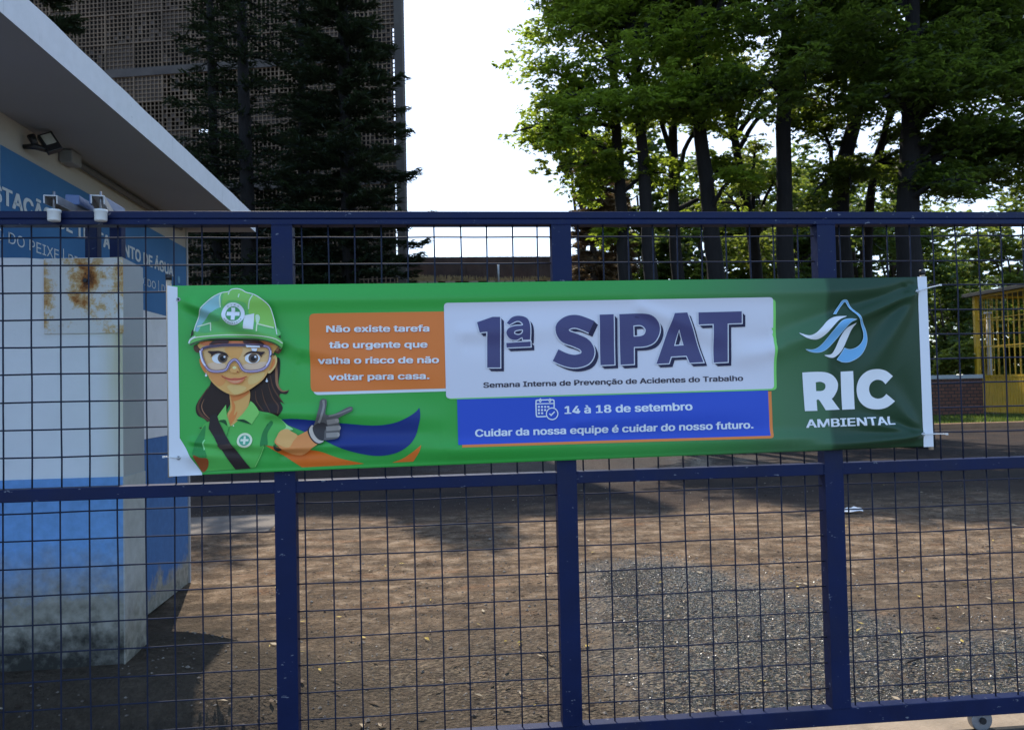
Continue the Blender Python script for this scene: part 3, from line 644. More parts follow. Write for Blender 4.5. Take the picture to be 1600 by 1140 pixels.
IL(cB(smooth([(160, 955), (225, 975), (295, 985), (298, 1050), (262, 1112), (225, 1108)])), (112, 66, 42))
IL(cB(smooth([(470, 455), (470, 455), (375, 590), (400, 612), (465, 605), (490, 668), (512, 668), (480, 560)])), (92, 172, 100))
IL(cB(smooth([(400, 612), (460, 606), (480, 660), (450, 640)])), (28, 74, 48), True)
IL(cB(smooth([(712, 420), (712, 420), (690, 470), (640, 540), (580, 605), (650, 602), (725, 648), (725, 648), (762, 590), (796, 528), (750, 450)])), (98, 176, 104))
IL(cB(smooth([(575, 606), (650, 602), (725, 650), (725, 650), (670, 636), (610, 618)])), (22, 60, 42))
il.stroke(cB([(505, 670), (480, 760), (470, 820)]), 1.0, (40, 110, 62)); il.ell(cB([(545, 662)])[0], 1.2, 1.2, (190, 220, 200), 8, same=True)
IL(cB([(318, 560), (380, 545), (400, 620), (470, 760), (712, 1084), (562, 1096), (300, 690)]), (36, 35, 42))
IL(cB([(392, 852), (520, 838), (552, 882), (422, 896)]), (58, 56, 64))
il.ell(cB([(660, 805)])[0], 11.9, 11.4, (170, 208, 196)); il.ell(cB([(660, 805)])[0], 8.4, 8.0, (64, 140, 132))
bx, by = cB([(660, 803)])[0]; IL([(bx - 1.7, by - 6.2), (bx + 1.7, by - 6.2), (bx + 1.7, by - 1.7), (bx + 6.2, by - 1.7), (bx + 6.2, by + 1.7), (bx + 1.7, by + 1.7), (bx + 1.7, by + 6.2), (bx - 1.7, by + 6.2), (bx - 1.7, by + 1.7), (bx - 6.2, by + 1.7), (bx - 6.2, by - 1.7), (bx - 1.7, by - 1.7)], (176, 214, 204))
# arm and glove
IL(cG(smooth([(-12, 492), (60, 464), (110, 490), (172, 530), (280, 480), (345, 470), (400, 590), (330, 658), (250, 722), (180, 736), (90, 716), (0, 655), (-62, 600), (-40, 540)])), (216, 122, 80))
IL(cG(smooth([(-12, 492), (60, 464), (110, 490), (172, 530), (130, 590), (95, 650), (20, 640), (-50, 590)])), (226, 146, 102))
IL(cB(smooth([(945, 850), (945, 850), (985, 875), (1032, 892), (990, 912), (952, 892)])), (34, 44, 40))
IL(cG(smooth([(276, 474), (325, 425), (350, 520), (402, 580), (448, 588), (405, 618), (350, 604), (300, 548)])), (30, 32, 40))
IL(cG(smooth([(292, 470), (330, 424), (352, 520), (402, 576), (446, 588), (402, 610), (352, 590), (310, 540)])), (150, 160, 172))
IL(cG(smooth([(335, 440), (360, 380), (398, 240), (408, 172), (440, 150), (474, 162), (478, 205), (466, 290), (482, 316), (560, 308), (690, 240), (735, 233), (748, 250), (738, 278), (690, 302), (600, 352), (604, 400), (616, 440), (612, 490), (604, 545), (560, 568), (440, 580), (390, 570), (345, 515)])), (72, 80, 92))
IL(cG(smooth([(335, 435), (430, 395), (485, 430), (455, 480), (450, 530), (440, 578), (390, 570), (342, 510)])), (44, 48, 58))
for (a, b) in (((480, 395), (585, 378)), ((470, 462), (600, 452)), ((470, 530), (588, 522))):
    P0 = cG([a, ((a[0] + b[0]) / 2, (a[1] + b[1]) / 2), b]); il.stroke(smooth(P0, False, 4), 7.4, (112, 122, 136), same=a[1] > 400); il.ell(P0[2], 3.4, 3.7, (124, 134, 148), 12, same=True)
il.stroke(cG(smooth([(442, 165), (448, 230), (425, 330), (395, 400)], False)), 3.6, (108, 118, 132)); il.stroke(cG(smooth([(500, 330), (600, 305), (735, 252)], False)), 2.4, (100, 108, 122), same=True)
# head
IL(cA(smooth([(190, 400), (185, 425), (205, 440), (240, 430), (255, 395)])), HB)
IL(cA(smooth([(590, 390), (640, 385), (645, 420), (625, 445), (600, 430)])), HB, True)
IL(cA(smooth([(600, 400), (632, 400), (622, 432), (606, 424)])), HL)
IL(cA(smooth([(213, 478), (225, 470), (245, 480), (266, 550), (246, 548), (224, 515)])), SK3)
IL(cA(smooth([(588, 472), (608, 452), (618, 480), (606, 520), (574, 548), (562, 500)])), SK2, True)
IL(cA(smooth([(590, 485), (604, 470), (607, 495), (590, 525), (576, 530)])), SK3)
IL(cA(smooth([(232, 385), (600, 385), (600, 440), (592, 490), (560, 562), (520, 602), (455, 644), (405, 660), (362, 652), (312, 622), (268, 575), (240, 500), (230, 440)])), SK)
IL(cA(smooth([(255, 520), (300, 545), (350, 560), (345, 600), (310, 612), (275, 575)])), (222, 130, 86))
IL(cA(smooth([(360, 615), (405, 605), (460, 622), (430, 650), (395, 655)])), SK2, True)
IL(cA(smooth([(480, 560), (550, 540), (545, 570), (505, 600), (470, 600)])), SK2, True)
IL(cA(smooth([(240, 380), (598, 380), (598, 400), (500, 396), (400, 392), (300, 396), (240, 402)])), (168, 110, 84))
# lens tint, eyes
IL(cA(smooth([(238, 425), (300, 408), (420, 404), (550, 410), (580, 430), (572, 495), (530, 528), (455, 530), (425, 490), (400, 474), (376, 490), (352, 526), (285, 532), (252, 500)])), (222, 156, 124))
IL(cA(smooth([(258, 500), (300, 490), (350, 500), (345, 520), (285, 528)])), (206, 164, 160)); IL(cA(smooth([(440, 505), (500, 492), (565, 490), (530, 524), (458, 526)])), (206, 164, 160), True)
IL(cA(smooth([(345, 420), (400, 412), (440, 420), (420, 470), (400, 472), (380, 470)])), (214, 140, 92), True)
for ex, ix in ((450, 490), (868, 880)):
    il.ell(cH([(ex, 978)])[0], 11.6, 7.8, (222, 222, 230)); il.ell(cH([(ix, 975)])[0], 7.6, 7.6, (96, 92, 88)); il.ell(cH([(ix, 975)])[0], 6.6, 6.6, (66, 62, 62)); il.ell(cH([(ix, 980)])[0], 3.9, 3.9, (18, 16, 20)); il.ell(cH([(ix + 26, 958)])[0], 1.7, 1.7, (245, 245, 250), 10)
IL(cH(smooth([(305, 890), (380, 885), (455, 885), (540, 915), (568, 965), (530, 935), (450, 912), (390, 925), (345, 962), (350, 930)])), (38, 30, 36))
IL(cH(smooth([(758, 955), (800, 905), (880, 882), (960, 893), (1025, 895), (985, 940), (985, 965), (940, 920), (870, 908), (805, 925)])), (38, 30, 36), True)
IL(cH(smooth([(325, 800), (385, 752), (470, 740), (556, 742), (556, 786), (430, 788), (355, 808)])), (52, 40, 44)); IL(cH(smooth([(760, 748), (900, 745), (990, 775), (1015, 815), (900, 785), (765, 786)])), (52, 40, 44), True)
# nose, mouth
IL(cB(smooth([(535, 95), (575, 70), (600, 95), (612, 128), (585, 142), (545, 140), (520, 120)])), (228, 142, 96)); il.ell(cB([(566, 92)])[0], 3.0, 2.2, (240, 190, 160)); il.ell(cB([(597, 131)])[0], 1.6, 0.9, (110, 50, 36), 10, same=True)
IL(cB(smooth([(470, 186), (530, 196), (570, 190), (610, 194), (672, 182), (640, 232), (580, 250), (525, 236)])), (206, 108, 92)); IL(cB(smooth([(510, 216), (575, 222), (640, 210), (600, 238), (560, 240)])), (222, 136, 118))
ms_ = smooth(cB([(442, 168), (458, 184), (520, 205), (570, 206), (630, 202), (690, 176)]), False, 5); il.stroke(ms_, [0.6] + [1.3] * (len(ms_) - 2) + [0.5], (128, 52, 46))
# goggles
gg = cA(smooth([(228, 428), (300, 405), (420, 400), (550, 405), (584, 428), (576, 498), (532, 532), (455, 534), (424, 494), (402, 476), (376, 494), (352, 531), (285, 536), (248, 505)]))
il.stroke(gg, 4.2, (88, 92, 146), True); il.stroke(gg, 1.2, (158, 160, 206), True)
il.stroke(cA(smooth([(236, 420), (300, 404), (420, 399), (550, 404)], False)), 3.2, (62, 60, 84)); il.stroke(cA(smooth([(222, 430), (232, 480), (250, 508)], False)), 2.4, (176, 192, 236), same=True); il.stroke(cA(smooth([(588, 430), (582, 480), (566, 508)], False)), 2.2, (160, 176, 230), same=True)
IL(cH([(785, 812), (960, 820), (968, 842), (795, 836)]), (196, 210, 236)); IL(cH([(855, 848), (932, 852), (918, 890), (868, 884)]), (214, 214, 232), True)
il.stroke(cH(smooth([(1098, 960), (1125, 925), (1150, 935)], False)), 2.2, (40, 40, 50), same=True)
for ep in ((290, 140), (886, 195)): il.stroke(cB([ep, (ep[0], ep[1] + 22)]), 0.8, (220, 220, 225), same=True); il.ell(cB([(ep[0], ep[1] + 28)])[0], 1.8, 1.8, (228, 228, 236), 10, same=True)
# helmet
IL(cH(smooth([(120, 700), (140, 630), (165, 540), (205, 425), (285, 300), (385, 212), (490, 158), (580, 142), (620, 112), (690, 104), (750, 120), (800, 150), (900, 178), (1000, 238), (1092, 322), (1135, 440), (1165, 560), (1205, 700), (660, 720)])), (78, 158, 104))
IL(cH(smooth([(150, 620), (170, 540), (210, 430), (290, 305), (385, 220), (470, 175), (475, 330), (350, 420), (250, 520), (190, 640)])), (104, 160, 190))
IL(cH(smooth([(200, 640), (250, 530), (350, 430), (475, 335), (470, 500), (350, 520), (345, 640)])), (70, 150, 112), True)
IL(cH(smooth([(870, 190), (1000, 245), (1090, 330), (1130, 440), (1160, 590), (950, 550), (840, 430), (830, 350)])), (104, 170, 92), True)
IL(cH(smooth([(520, 170), (590, 150), (625, 122), (690, 112), (750, 130), (850, 180), (820, 340), (780, 280), (600, 250), (510, 320)])), (96, 166, 96), True)
for st in ([(490, 158), (470, 230), (478, 340)], [(590, 142), (578, 180)], [(885, 185), (845, 260), (828, 360)], [(715, 170), (705, 215)]): il.stroke(cH(smooth(st, False)), 1.8, (150, 205, 196), same=st[0][0] != 490)
IL(cH(smooth([(775, 440), (775, 440), (900, 415), (900, 415), (895, 618), (895, 618), (765, 605), (765, 605)])), (176, 206, 226)); IL(cH(smooth([(915, 440), (950, 430), (972, 470), (950, 545), (925, 520)])), (150, 196, 196), True)
il.stroke(cH([(180, 580), (338, 530), (345, 632)]), 1.8, (160, 212, 196)); il.stroke(cH([(935, 640), (938, 545), (1148, 596)]), 2.0, (160, 212, 190), same=True); il.stroke(cH(smooth([(140, 640), (165, 540), (205, 425), (285, 300), (385, 212), (490, 158), (580, 142), (620, 112), (690, 104), (750, 120), (800, 150), (900, 178), (1000, 238), (1092, 322), (1135, 440), (1165, 560), (1190, 680)], False, 4)), 1.3, (180, 220, 226), same=True)
IL(cH(smooth([(72, 770), (95, 728), (150, 690), (250, 668), (450, 650), (640, 645), (850, 650), (1050, 672), (1180, 705), (1240, 745), (1268, 790), (1235, 862), (1170, 800), (1000, 752), (850, 738), (640, 730), (400, 735), (250, 756), (100, 815)])), (82, 160, 96))
IL(cH(smooth([(95, 795), (250, 742), (400, 722), (640, 716), (850, 722), (1000, 738), (1150, 780), (1240, 840), (1225, 850), (1150, 800), (1000, 756), (850, 742), (640, 734), (400, 740), (250, 762), (110, 816)])), (54, 84, 66))
il.stroke(cH(smooth([(80, 768), (150, 720), (300, 700), (500, 684), (640, 682), (850, 688), (1050, 708), (1180, 740), (1262, 792)], False, 4)), 1.5, (168, 216, 206)); il.stroke(cH(smooth([(76, 790), (100, 740), (160, 705)], False, 4)), 2.2, (180, 220, 230), same=True)
IL(cH([(110, 640), (132, 610), (136, 680), (96, 720)]), (36, 48, 44)); IL(cH([(1222, 690), (1240, 700), (1236, 730), (1218, 716)]), (36, 48, 44), True)
ec = cH([(642, 422)])[0]
il.ell(ec, 17.4, 17.4, (196, 220, 236), 40); il.ell(ec, 11.4, 11.4, (58, 130, 92), 32)
IL([(ec[0] + a, ec[1] + b) for a, b in ((-2.9, -9.6), (2.9, -9.6), (2.9, -3), (9.6, -3), (9.6, 3), (2.9, 3), (2.9, 9.6), (-2.9, 9.6), (-2.9, 3), (-9.6, 3), (-9.6, -3), (-2.9, -3))], (196, 222, 238))
def arc_text(pr, txt, c, r, a0, a1, cap, rgb, flip):
    for i, ch in enumerate(txt):
        a = rad(a0 + (a1 - a0) * i / (len(txt) - 1)); p = np.array([c[0] + r * math.sin(a), c[1] - r * math.cos(a)]); t = np.array([math.cos(a), math.sin(a)]) * (-1 if flip else 1)
        w_ = cap * (0.35 if ch == 'I' else 0.8); pr_ = p - t * w_ / 2; bold_text(pr, ch, tuple(pr_), tuple(p + t * w_ / 2), cap, rgb, 0.02, i > 0)
arc_text(il, "CIPA", ec, 13.0, -34, 34, 2.9, (70, 130, 110), False)
arc_text(il, "SEGURANÇA", ec, 15.8, 236, 124, 2.7, (70, 130, 110), True)
il.build("worker_illustration", banner)

def rrect(c4, r, which=(1, 1, 1, 1), n=5):
    out = []
    for i in range(4):
        p = np.array(c4[i], float); a = np.array(c4[i - 1], float) - p; b = np.array(c4[(i + 1) % 4], float) - p
        if not which[i]: out.append(tuple(p)); continue
        a = a / np.hypot(*a) * r; b = b / np.hypot(*b) * r
        for t in np.linspace(0, 1, n): out.append(tuple(p + a * (1 - t) ** 2 + b * t ** 2))
    return out
# slogan
pn = Print(1.2); pn.poly(rrect([(485, 494), (700, 489), (700, 611), (490, 617)], 9, (1, 0, 0, 1)), (160, 190, 226)); pn.poly(rrect([(483, 490), (700, 486.5), (700, 606.5), (486, 612.5)], 9, (1, 0, 0, 1)), (214, 106, 58)); op = pn.build("slogan_panel", banner)
for t, a, b in (("Não existe tarefa", (510, 519), (671, 518)), ("tão urgente que", (514.5, 544), (668, 543)), ("valha o risco de não", (497, 568.5), (686, 567)), ("voltar para casa.", (514, 594), (671, 592))):
    tx = Print(3.0); bold_text(tx, t, (a[0] + .9, a[1] + .9), (b[0] + .9, b[1] + .9), 14.2, (150, 88, 62), 0.050); bold_text(tx, t, a, b, 14.2, (196, 204, 228), 0.038); tx.build("lettering", op)
# date panel
pn = Print(1.2); pn.poly(rrect([(722, 625), (1206, 611), (1207.5, 684), (722, 698.5)], 6, (0, 0, 1, 0)), (214, 112, 66)); pn.poly([(714, 618), (1200.5, 606), (1202.5, 680), (716, 694.5)], (36, 70, 190)); dp = pn.build("date_panel", banner)
tx = Print(3.0); LB = (166, 198, 244)
bold_text(tx, "14 à 18 de setembro", (882, 646.3), (1081.5, 640.4), 17.0, LB, 0.032); tx.build("lettering", dp); tx = Print(3.0); bold_text(tx, "Cuidar da nossa equipe é cuidar do nosso futuro.", (742.4, 682), (1176.8, 668.8), 16.0, LB, 0.032); tx.build("lettering", dp)
ic = Print(3.0)
ic.stroke(cK(smooth([(650, 762), (390, 772), (345, 740), (335, 600), (330, 330), (370, 285), (600, 275), (820, 272), (862, 320), (866, 505)], False, 5)), 2.0, LB)
ic.stroke(cK([(345, 392), (860, 380)]), 1.7, LB)
for cx_ in (455, 738): ic.poly([cK(smooth([(cx_ - 42, 290), (cx_, 225), (cx_ + 42, 288), (cx_, 355)])), cK(smooth([(cx_ - 14, 290), (cx_, 262), (cx_ + 14, 288), (cx_, 318)]))], LB)
for (ix, iy) in [(x, 480) for x in (412, 505, 600, 692)] + [(x, 575) for x in (412, 505, 598)] + [(x, 668) for x in (415, 510)]: ic.poly(cK([(ix - 30, iy - 28), (ix + 30, iy - 28), (ix + 30, iy + 28), (ix - 30, iy + 28)]), LB, (ix, iy) != (412, 480))
ic.stroke(cK([(805 + 170 * math.cos(a), 685 + 172 * math.sin(a)) for a in np.linspace(0, 2 * math.pi, 32, endpoint=False)]), 1.7, LB, True); ic.stroke(cK([(725, 680), (775, 730), (880, 620)]), 1.9, LB)
ic.build("calendar_icon", dp)
# title panel
pn = Print(2.4); pn.poly(rrect([(697, 477), (1210.5, 468), (1214.5, 609), (700, 624)], 6), (92, 178, 104)); pn.poly(rrect([(693.5, 473.5), (1206.3, 464.8), (1210.2, 607), (697, 622.3)], 6), (160, 182, 222)); tp = pn.build("title_panel", banner)
tx = Print(4.2)
Spts = smooth([(722, 240), (690, 226), (650, 214), (612, 220), (585, 245), (600, 282), (645, 300), (690, 322), (706, 355), (690, 386), (645, 398), (600, 390), (556, 370)], False, 5)
LET = {"1": [[(193, 218), (265, 193), (300, 193), (300, 427), (240, 427), (240, 262), (205, 266)]],
       "a": [smooth([(330, 222), (330, 222), (355, 195), (390, 188), (425, 200), (438, 235), (438, 298), (438, 298), (405, 299), (405, 299), (400, 287), (375, 300), (345, 294), (328, 268), (340, 245), (370, 235), (404, 232), (395, 216), (375, 213), (342, 230), (342, 230)], True, 4), smooth([(370, 257), (403, 252), (400, 270), (382, 277), (364, 270)], True, 4)],
       "_": [[(328, 314), (440, 307), (441, 330), (330, 335)]], "I": [[(759, 183), (824, 181), (828, 413), (763, 416)]],
       "P": [smooth([(850, 181), (850, 181), (955, 178), (1005, 190), (1035, 225), (1038, 265), (1015, 308), (975, 328), (918, 332), (918, 332), (918, 411), (918, 411), (856, 414), (856, 414)], True, 4), smooth([(915, 233), (915, 233), (952, 232), (972, 250), (967, 272), (948, 282), (917, 284), (917, 284)], True, 4)],
       "A": [[(1105, 176), (1163, 173), (1240, 402), (1176, 405), (1163, 372), (1090, 376), (1080, 407), (1022, 410)], [(1127, 250), (1150, 324), (1105, 327)]],
       "T": [[(1215, 173), (1414, 168), (1415, 222), (1350, 224), (1352, 401), (1288, 404), (1285, 226), (1215, 229)]]}
NAVY, DNAVY, PAN = (54, 62, 114), (26, 30, 66), (156, 180, 220)
for k, st in enumerate(np.linspace(0.25, 1, 4)):
    for n_, L in LET.items(): tx.poly([cT([(x + 17 * st, y + 17 * st) for x, y in l]) for l in L], DNAVY, n_ != "1")
    tx.stroke(cT([(x + 17 * st, y + 17 * st) for x, y in Spts]), 20.5, DNAVY, same=True)
tx.layer += 0.5
for n_, L in LET.items():
    for l in L: tx.stroke(cT(l), 3.2, PAN, True, same=True)
    tx.poly([cT(l) for l in L], PAN, True)
tx.stroke(cT(Spts), 23.5, PAN, same=True); tx.layer += 0.5
for n_, L in LET.items(): tx.poly([cT(l) for l in L], NAVY, True)
tx.stroke(cT(Spts), 20.2, NAVY, same=True)
tx.build("lettering", tp); tx = Print(4.2); bold_text(tx, "Semana Interna de Prevenção de Acidentes do Trabalho", (755, 605.6), (1161.6, 594.6), 11.6, (44, 46, 68), 0.030); tx.build("lettering", tp)
# company mark
lg = Print(1.2)
LW, LBl, LB2 = (186, 196, 232), (84, 150, 222), (128, 176, 228)
for pts, c in (([(38, 300), (38, 300), (100, 320), (150, 305), (200, 262), (260, 204), (320, 174), (395, 170), (395, 170), (340, 195), (290, 240), (230, 308), (180, 343), (130, 347), (80, 332)], LW), ([(90, 425), (90, 425), (160, 424), (220, 380), (290, 280), (350, 212), (400, 192), (465, 195), (465, 195), (420, 218), (380, 270), (320, 350), (250, 425), (190, 448), (130, 442)], LBl),
               ([(240, 470), (240, 470), (290, 463), (320, 420), (360, 325), (400, 262), (466, 225), (466, 225), (440, 265), (410, 340), (370, 430), (320, 480), (280, 486)], LW),
               ([(310, 150), (310, 150), (350, 90), (372, 52), (395, 42), (418, 52), (450, 106), (500, 185), (550, 268), (568, 350), (550, 420), (510, 478), (440, 518), (380, 522), (335, 503), (335, 503), (370, 450), (390, 415), (390, 415), (440, 425), (500, 400), (535, 350), (535, 290), (500, 212), (455, 138), (412, 68), (393, 58), (374, 82), (328, 150), (328, 150)], LBl)):
    q = cR(smooth(pts)); lg.poly(q, c); lg.stroke(q, 0.9, LB2 if c == LBl else (206, 216, 240), True)
lo = lg.build("drop_emblem", banner)
lt = Print(1.2)
lt.poly([cR(smooth([(72, 603), (72, 603), (220, 598), (300, 620), (345, 675), (345, 735), (318, 788), (300, 806), (300, 806), (361, 890), (361, 890), (252, 895), (252, 895), (203, 817), (182, 818), (182, 818), (187, 899), (187, 899), (90, 902), (90, 902)], True, 4)), cR(smooth([(177, 679), (177, 679), (215, 675), (248, 692), (250, 725), (226, 745), (180, 747), (180, 747)], True, 4))], LW)
lt.poly(cR([(368, 597), (465, 592), (478, 887), (380, 891)]), LW, True)
lt.poly(cR(smooth([(771, 632), (771, 632), (715, 590), (645, 577), (570, 592), (512, 650), (492, 732), (512, 818), (570, 873), (650, 889), (725, 873), (783, 825), (783, 825), (719, 769), (719, 769), (690, 798), (648, 805), (605, 782), (588, 730), (602, 684), (642, 660), (685, 666), (714, 693), (714, 693)], True, 4)), LW, True)
lt.build("lettering", banner); lt = Print(1.2); bold_text(lt, "AMBIENTAL", (1259.6, 668), (1400, 662.8), 18.0, LW, 0.032); lt.build("lettering", banner)
# eyelets, end dowels
for ep in ((279, 468), (279.5, 715), (1432, 455), (1441.5, 678)):
    q = at(ep[0], ep[1], YB); dy = float(disp(q.x, q.z)); y = YB - dy - 0.003
    mb = MB(); n = 20; 
    vs = []; 
    for rr_, yy in ((0.0085, 0.002), (0.0075, 0.0), (0.0045, 0.0), (0.0036, 0.0025)):
        vs += [(q.x + rr_ * math.cos(2 * math.pi * j / n), y + yy, q.z + rr_ * math.sin(2 * math.pi * j / n)) for j in range(n)]
    fs = [(a * n + j, a * n + (j + 1) % n, (a + 1) * n + (j + 1) % n, (a + 1) * n + j) for a in range(3) for j in range(n)]
    mb.add(vs, fs); e = mb.build("eyelet", M_zinc, banner, True)
    mh = MB(); mh.add([(q.x + 0.0042 * math.cos(2 * math.pi * j / n), y + 0.0012, q.z + 0.0042 * math.sin(2 * math.pi * j / n)) for j in range(n)], [tuple(range(n))]); mh.build("eyelet_hole", M_black, e)
for (a, b) in (((263.5, 436), (266.5, 745)), ((1441, 428), (1455, 702))):
    pa, pb = at(*a, YB + 0.012), at(*b, YB + 0.012)
    dw = MB().tube([pa, pb], 0.0095, 14).build("dowel", M_wood, banner, True)
    d = (pa - pb).normalized(); MB().tube([pa - d * 0.004, pa + d * 0.017], 0.0115, 14).build("end_cap", M_black, dw, True)
def tie(p, q, lab):
    a, b = at(*p, YB - 0.02), at(*q, -0.004)
    mid = (a + b) / 2 + Vector((0, -0.02, 0.002))
    t = MB().tube([a + Vector((0, 0.016, 0)), a, mid, b + Vector((0, -0.012, 0)), b + Vector((0.002, 0.01, 0))], 0.0024, 8).build("cable_tie", M_tie, smooth=True)
    MB().box(b.x - 0.005, b.x + 0.004, b.z and b.y - 0.018, b.y - 0.010, b.z - 0.0035, b.z + 0.0035).build("tie_head", M_tie, t)
    tag(t, lab, "cable tie", "cable ties holding the banner")
tie((1441.5, 678), (1476, 677.5), "white cable tie at the banner's lower right corner")
tie((279.5, 715), (258, 713), "white cable tie at the banner's lower left corner beside the blue dado")
tie((1432, 455), (1466, 446), "white cable tie slanting up from the banner's upper right corner")

# ------------------------------------------------------------------ guardhouse
XW = -2.06; ZS = 2.92; YE = 3.49
gh = empty("guardhouse", (-3.2, 2.4, 0), "white guardhouse with flat overhanging roof and blue painted sign band", "building")
Y0 = 0.765
MB().box(-4.6, XW, Y0, YE, 1.237, ZS).build("wall", M_cream, gh)
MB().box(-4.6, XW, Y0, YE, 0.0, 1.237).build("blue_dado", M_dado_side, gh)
MB().box(-4.6, XW + 0.012, YE + 0.001, YE + 0.03, 0.0, ZS - 0.001).build("corner_trim", M_grey_wall, gh)
MB().box(XW, XW + 0.004, Y0, YE, 2.15, 2.76).build("sign_band", M_band, gh)
MB().box(XW, XW + 0.003, Y0, YE, 1.2375, 2.1495).build("white_wall_panel", M_white_wall, gh)
YR = 3.62
XF = atZ(60, 70, ZS).x
rb = MB()
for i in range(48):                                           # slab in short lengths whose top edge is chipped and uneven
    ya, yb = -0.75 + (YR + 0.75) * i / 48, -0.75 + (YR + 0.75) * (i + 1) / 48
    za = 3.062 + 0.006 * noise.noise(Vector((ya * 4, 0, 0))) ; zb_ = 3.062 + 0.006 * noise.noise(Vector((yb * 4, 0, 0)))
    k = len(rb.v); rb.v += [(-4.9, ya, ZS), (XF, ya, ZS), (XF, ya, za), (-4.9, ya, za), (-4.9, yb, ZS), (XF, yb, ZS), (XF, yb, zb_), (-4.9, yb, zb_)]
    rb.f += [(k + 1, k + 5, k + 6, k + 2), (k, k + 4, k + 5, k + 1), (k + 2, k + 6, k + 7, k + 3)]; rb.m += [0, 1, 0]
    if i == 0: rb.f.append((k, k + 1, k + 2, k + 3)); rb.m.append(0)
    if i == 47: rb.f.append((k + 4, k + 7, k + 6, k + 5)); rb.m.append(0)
def fascia_mat():
    m, nt, p = new_mat("chipped_white_fascia")
    n1 = noise_(nt, 2.2, 9, 0.7); n2 = noise_(nt, 14, 6, 0.6)
    base = ramp(nt, n2, [(0.3, (0.80, 0.80, 0.79)), (0.7, (0.88, 0.88, 0.875))])
    c = mixc(nt, ramp(nt, n1, [(0.60, (0, 0, 0)), (0.66, (0.8,) * 3)]), base, (0.36, 0.36, 0.34))
    co = N(nt, "ShaderNodeTexCoord").outputs["Object"]; mp = N(nt, "ShaderNodeMapping"); mp.inputs["Scale"].default_value = (1, 14, 1.5); nt.links.new(co, mp.inputs[0])
    c = mixc(nt, ramp(nt, noise_(nt, 1.5, 5, 0.6, mp.outputs[0]), [(0.62, (0, 0, 0)), (0.75, (0.45,) * 3)]), c, (0.30, 0.29, 0.27))
    nt.links.new(c, p.inputs["Base Color"]); p.inputs["Roughness"].default_value = 0.85; bump(nt, p, n2, 0.25, 0.01); return m
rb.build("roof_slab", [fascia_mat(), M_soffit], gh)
cn = MB()
cn.tube([(XW + 0.03, 1.45, ZS - 0.035), (XW + 0.03, YE - 0.2, ZS - 0.035)], 0.018, 10); cn.build("conduit", M_black if False else paint("grey_conduit", (0.10, 0.095, 0.09), 0.6, 0.1, 8, 0), gh, True)
jb = MB(); jb.box(XW + 0.004, XW + 0.075, 1.33, 1.45, ZS - 0.075, ZS - 0.004); jb.build("junction_box", paint("grey_box", (0.22, 0.22, 0.22), 0.6, 0.1, 8, 0), gh, bevel=0.006)
def wall_text(txt, i0, p0, i1, p1, cap, off):                 # characters i0..i1 of the text span the two photo points (baseline ends)
    V, T = glyphs(txt); q0, q1 = atX(*p0, XW), atX(*p1, XW); cs = 0.727
    lo = (glyphs(txt[:i0] + "I")[0][:, 0].max() - 0.22) if i0 else V[:, 0].min(); hi = glyphs(txt[:i1])[0][:, 0].max()
    k = (q1.y - q0.y) / (hi - lo); zb = (q0.z + q1.z) / 2
    mb = MB(); r = off * cap
    for n_, (dx, dz) in enumerate(((-1, .5), (1, .5), (-1, -.5), (1, -.5), (0, 0)) if off > 0 else ((0, 0),)):
        mb.add([(XW + 0.0062 + n_ * 0.0003, q0.y + (x - lo) * k + dx * r, zb + y / cs * cap + dz * r) for x, y in V], T)
    mb.build("lettering", M_letter_wall, gh)
wall_text("ESTAÇÃO DE TRATAMENTO DE ÁGUA", 2, (3, 322), 29, (269, 429), 0.112, 0.05)
wall_text("RIO DO PEIXE | DIRETORIA", 4, (11, 377.5), 12, (90, 408), 0.078, 0)
wall_text("MEDIDO | DAE", 4, (229, 447), 6, (242, 452), 0.078, 0)
M_drop = paint("pale_blue_dot", (0.16, 0.36, 0.50), 0.8, 0.05, 5, 0)
for (dy_, dz_, rr_) in ((3.36, 2.285, 0.045), (3.30, 2.47, 0.03)):
    MB().add([(XW + 0.0065, dy_ + rr_ * math.cos(a), dz_ + rr_ * math.sin(a)) for a in np.linspace(0, 2 * math.pi, 24, endpoint=False)], [tuple(range(24))]).build("painted_dot", M_drop, gh)

# boundary wall behind the gate with the guide bracket
YF = 0.50; XR = at(192, 600, YF).x; TH = atX(225, 600, XR).y - YF - 0.002; ZW = at(150, 405, YF).z; ZD = at(100, 747, YF).z; XL = -4.2
bw = empty("boundary_wall", (-2.6, YF, 0), "white boundary wall with worn blue dado and rusty plate behind the gate", "wall")
wb = MB(); n = 34
def wtop(x): return ZW + 0.006 + 0.012 * noise.noise(Vector((x * 6, 1, 0))) + 0.006 * noise.noise(Vector((x * 25, 1, 0)))
for i in range(n):
    xa, xb = XL + (XR - XL) * i / n, XL + (XR - XL) * (i + 1) / n
    za, zb_ = wtop(xa), wtop(xb)
    k = len(wb.v); wb.v += [(xa, YF, ZD), (xb, YF, ZD), (xb, YF, zb_), (xa, YF, za), (xa, YF + TH, ZD), (xb, YF + TH, ZD), (xb, YF + TH, zb_ - .01), (xa, YF + TH, za - .01)]
    wb.f += [(k, k + 1, k + 2, k + 3), (k + 3, k + 2, k + 6, k + 7), (k + 5, k + 4, k + 7, k + 6)]; wb.m += [0, 0, 0]
    if i == n - 1: wb.f.append((k + 1, k + 5, k + 6, k + 2)); wb.m.append(1)
wb.build("plaster_face", [M_front, M_grey_wall], bw)
MB().box(XL, XR - 0.001, YF - 0.004, YF + TH - 0.002, -0.05, ZD - 0.0005).build("blue_dado", M_dado_front, bw)
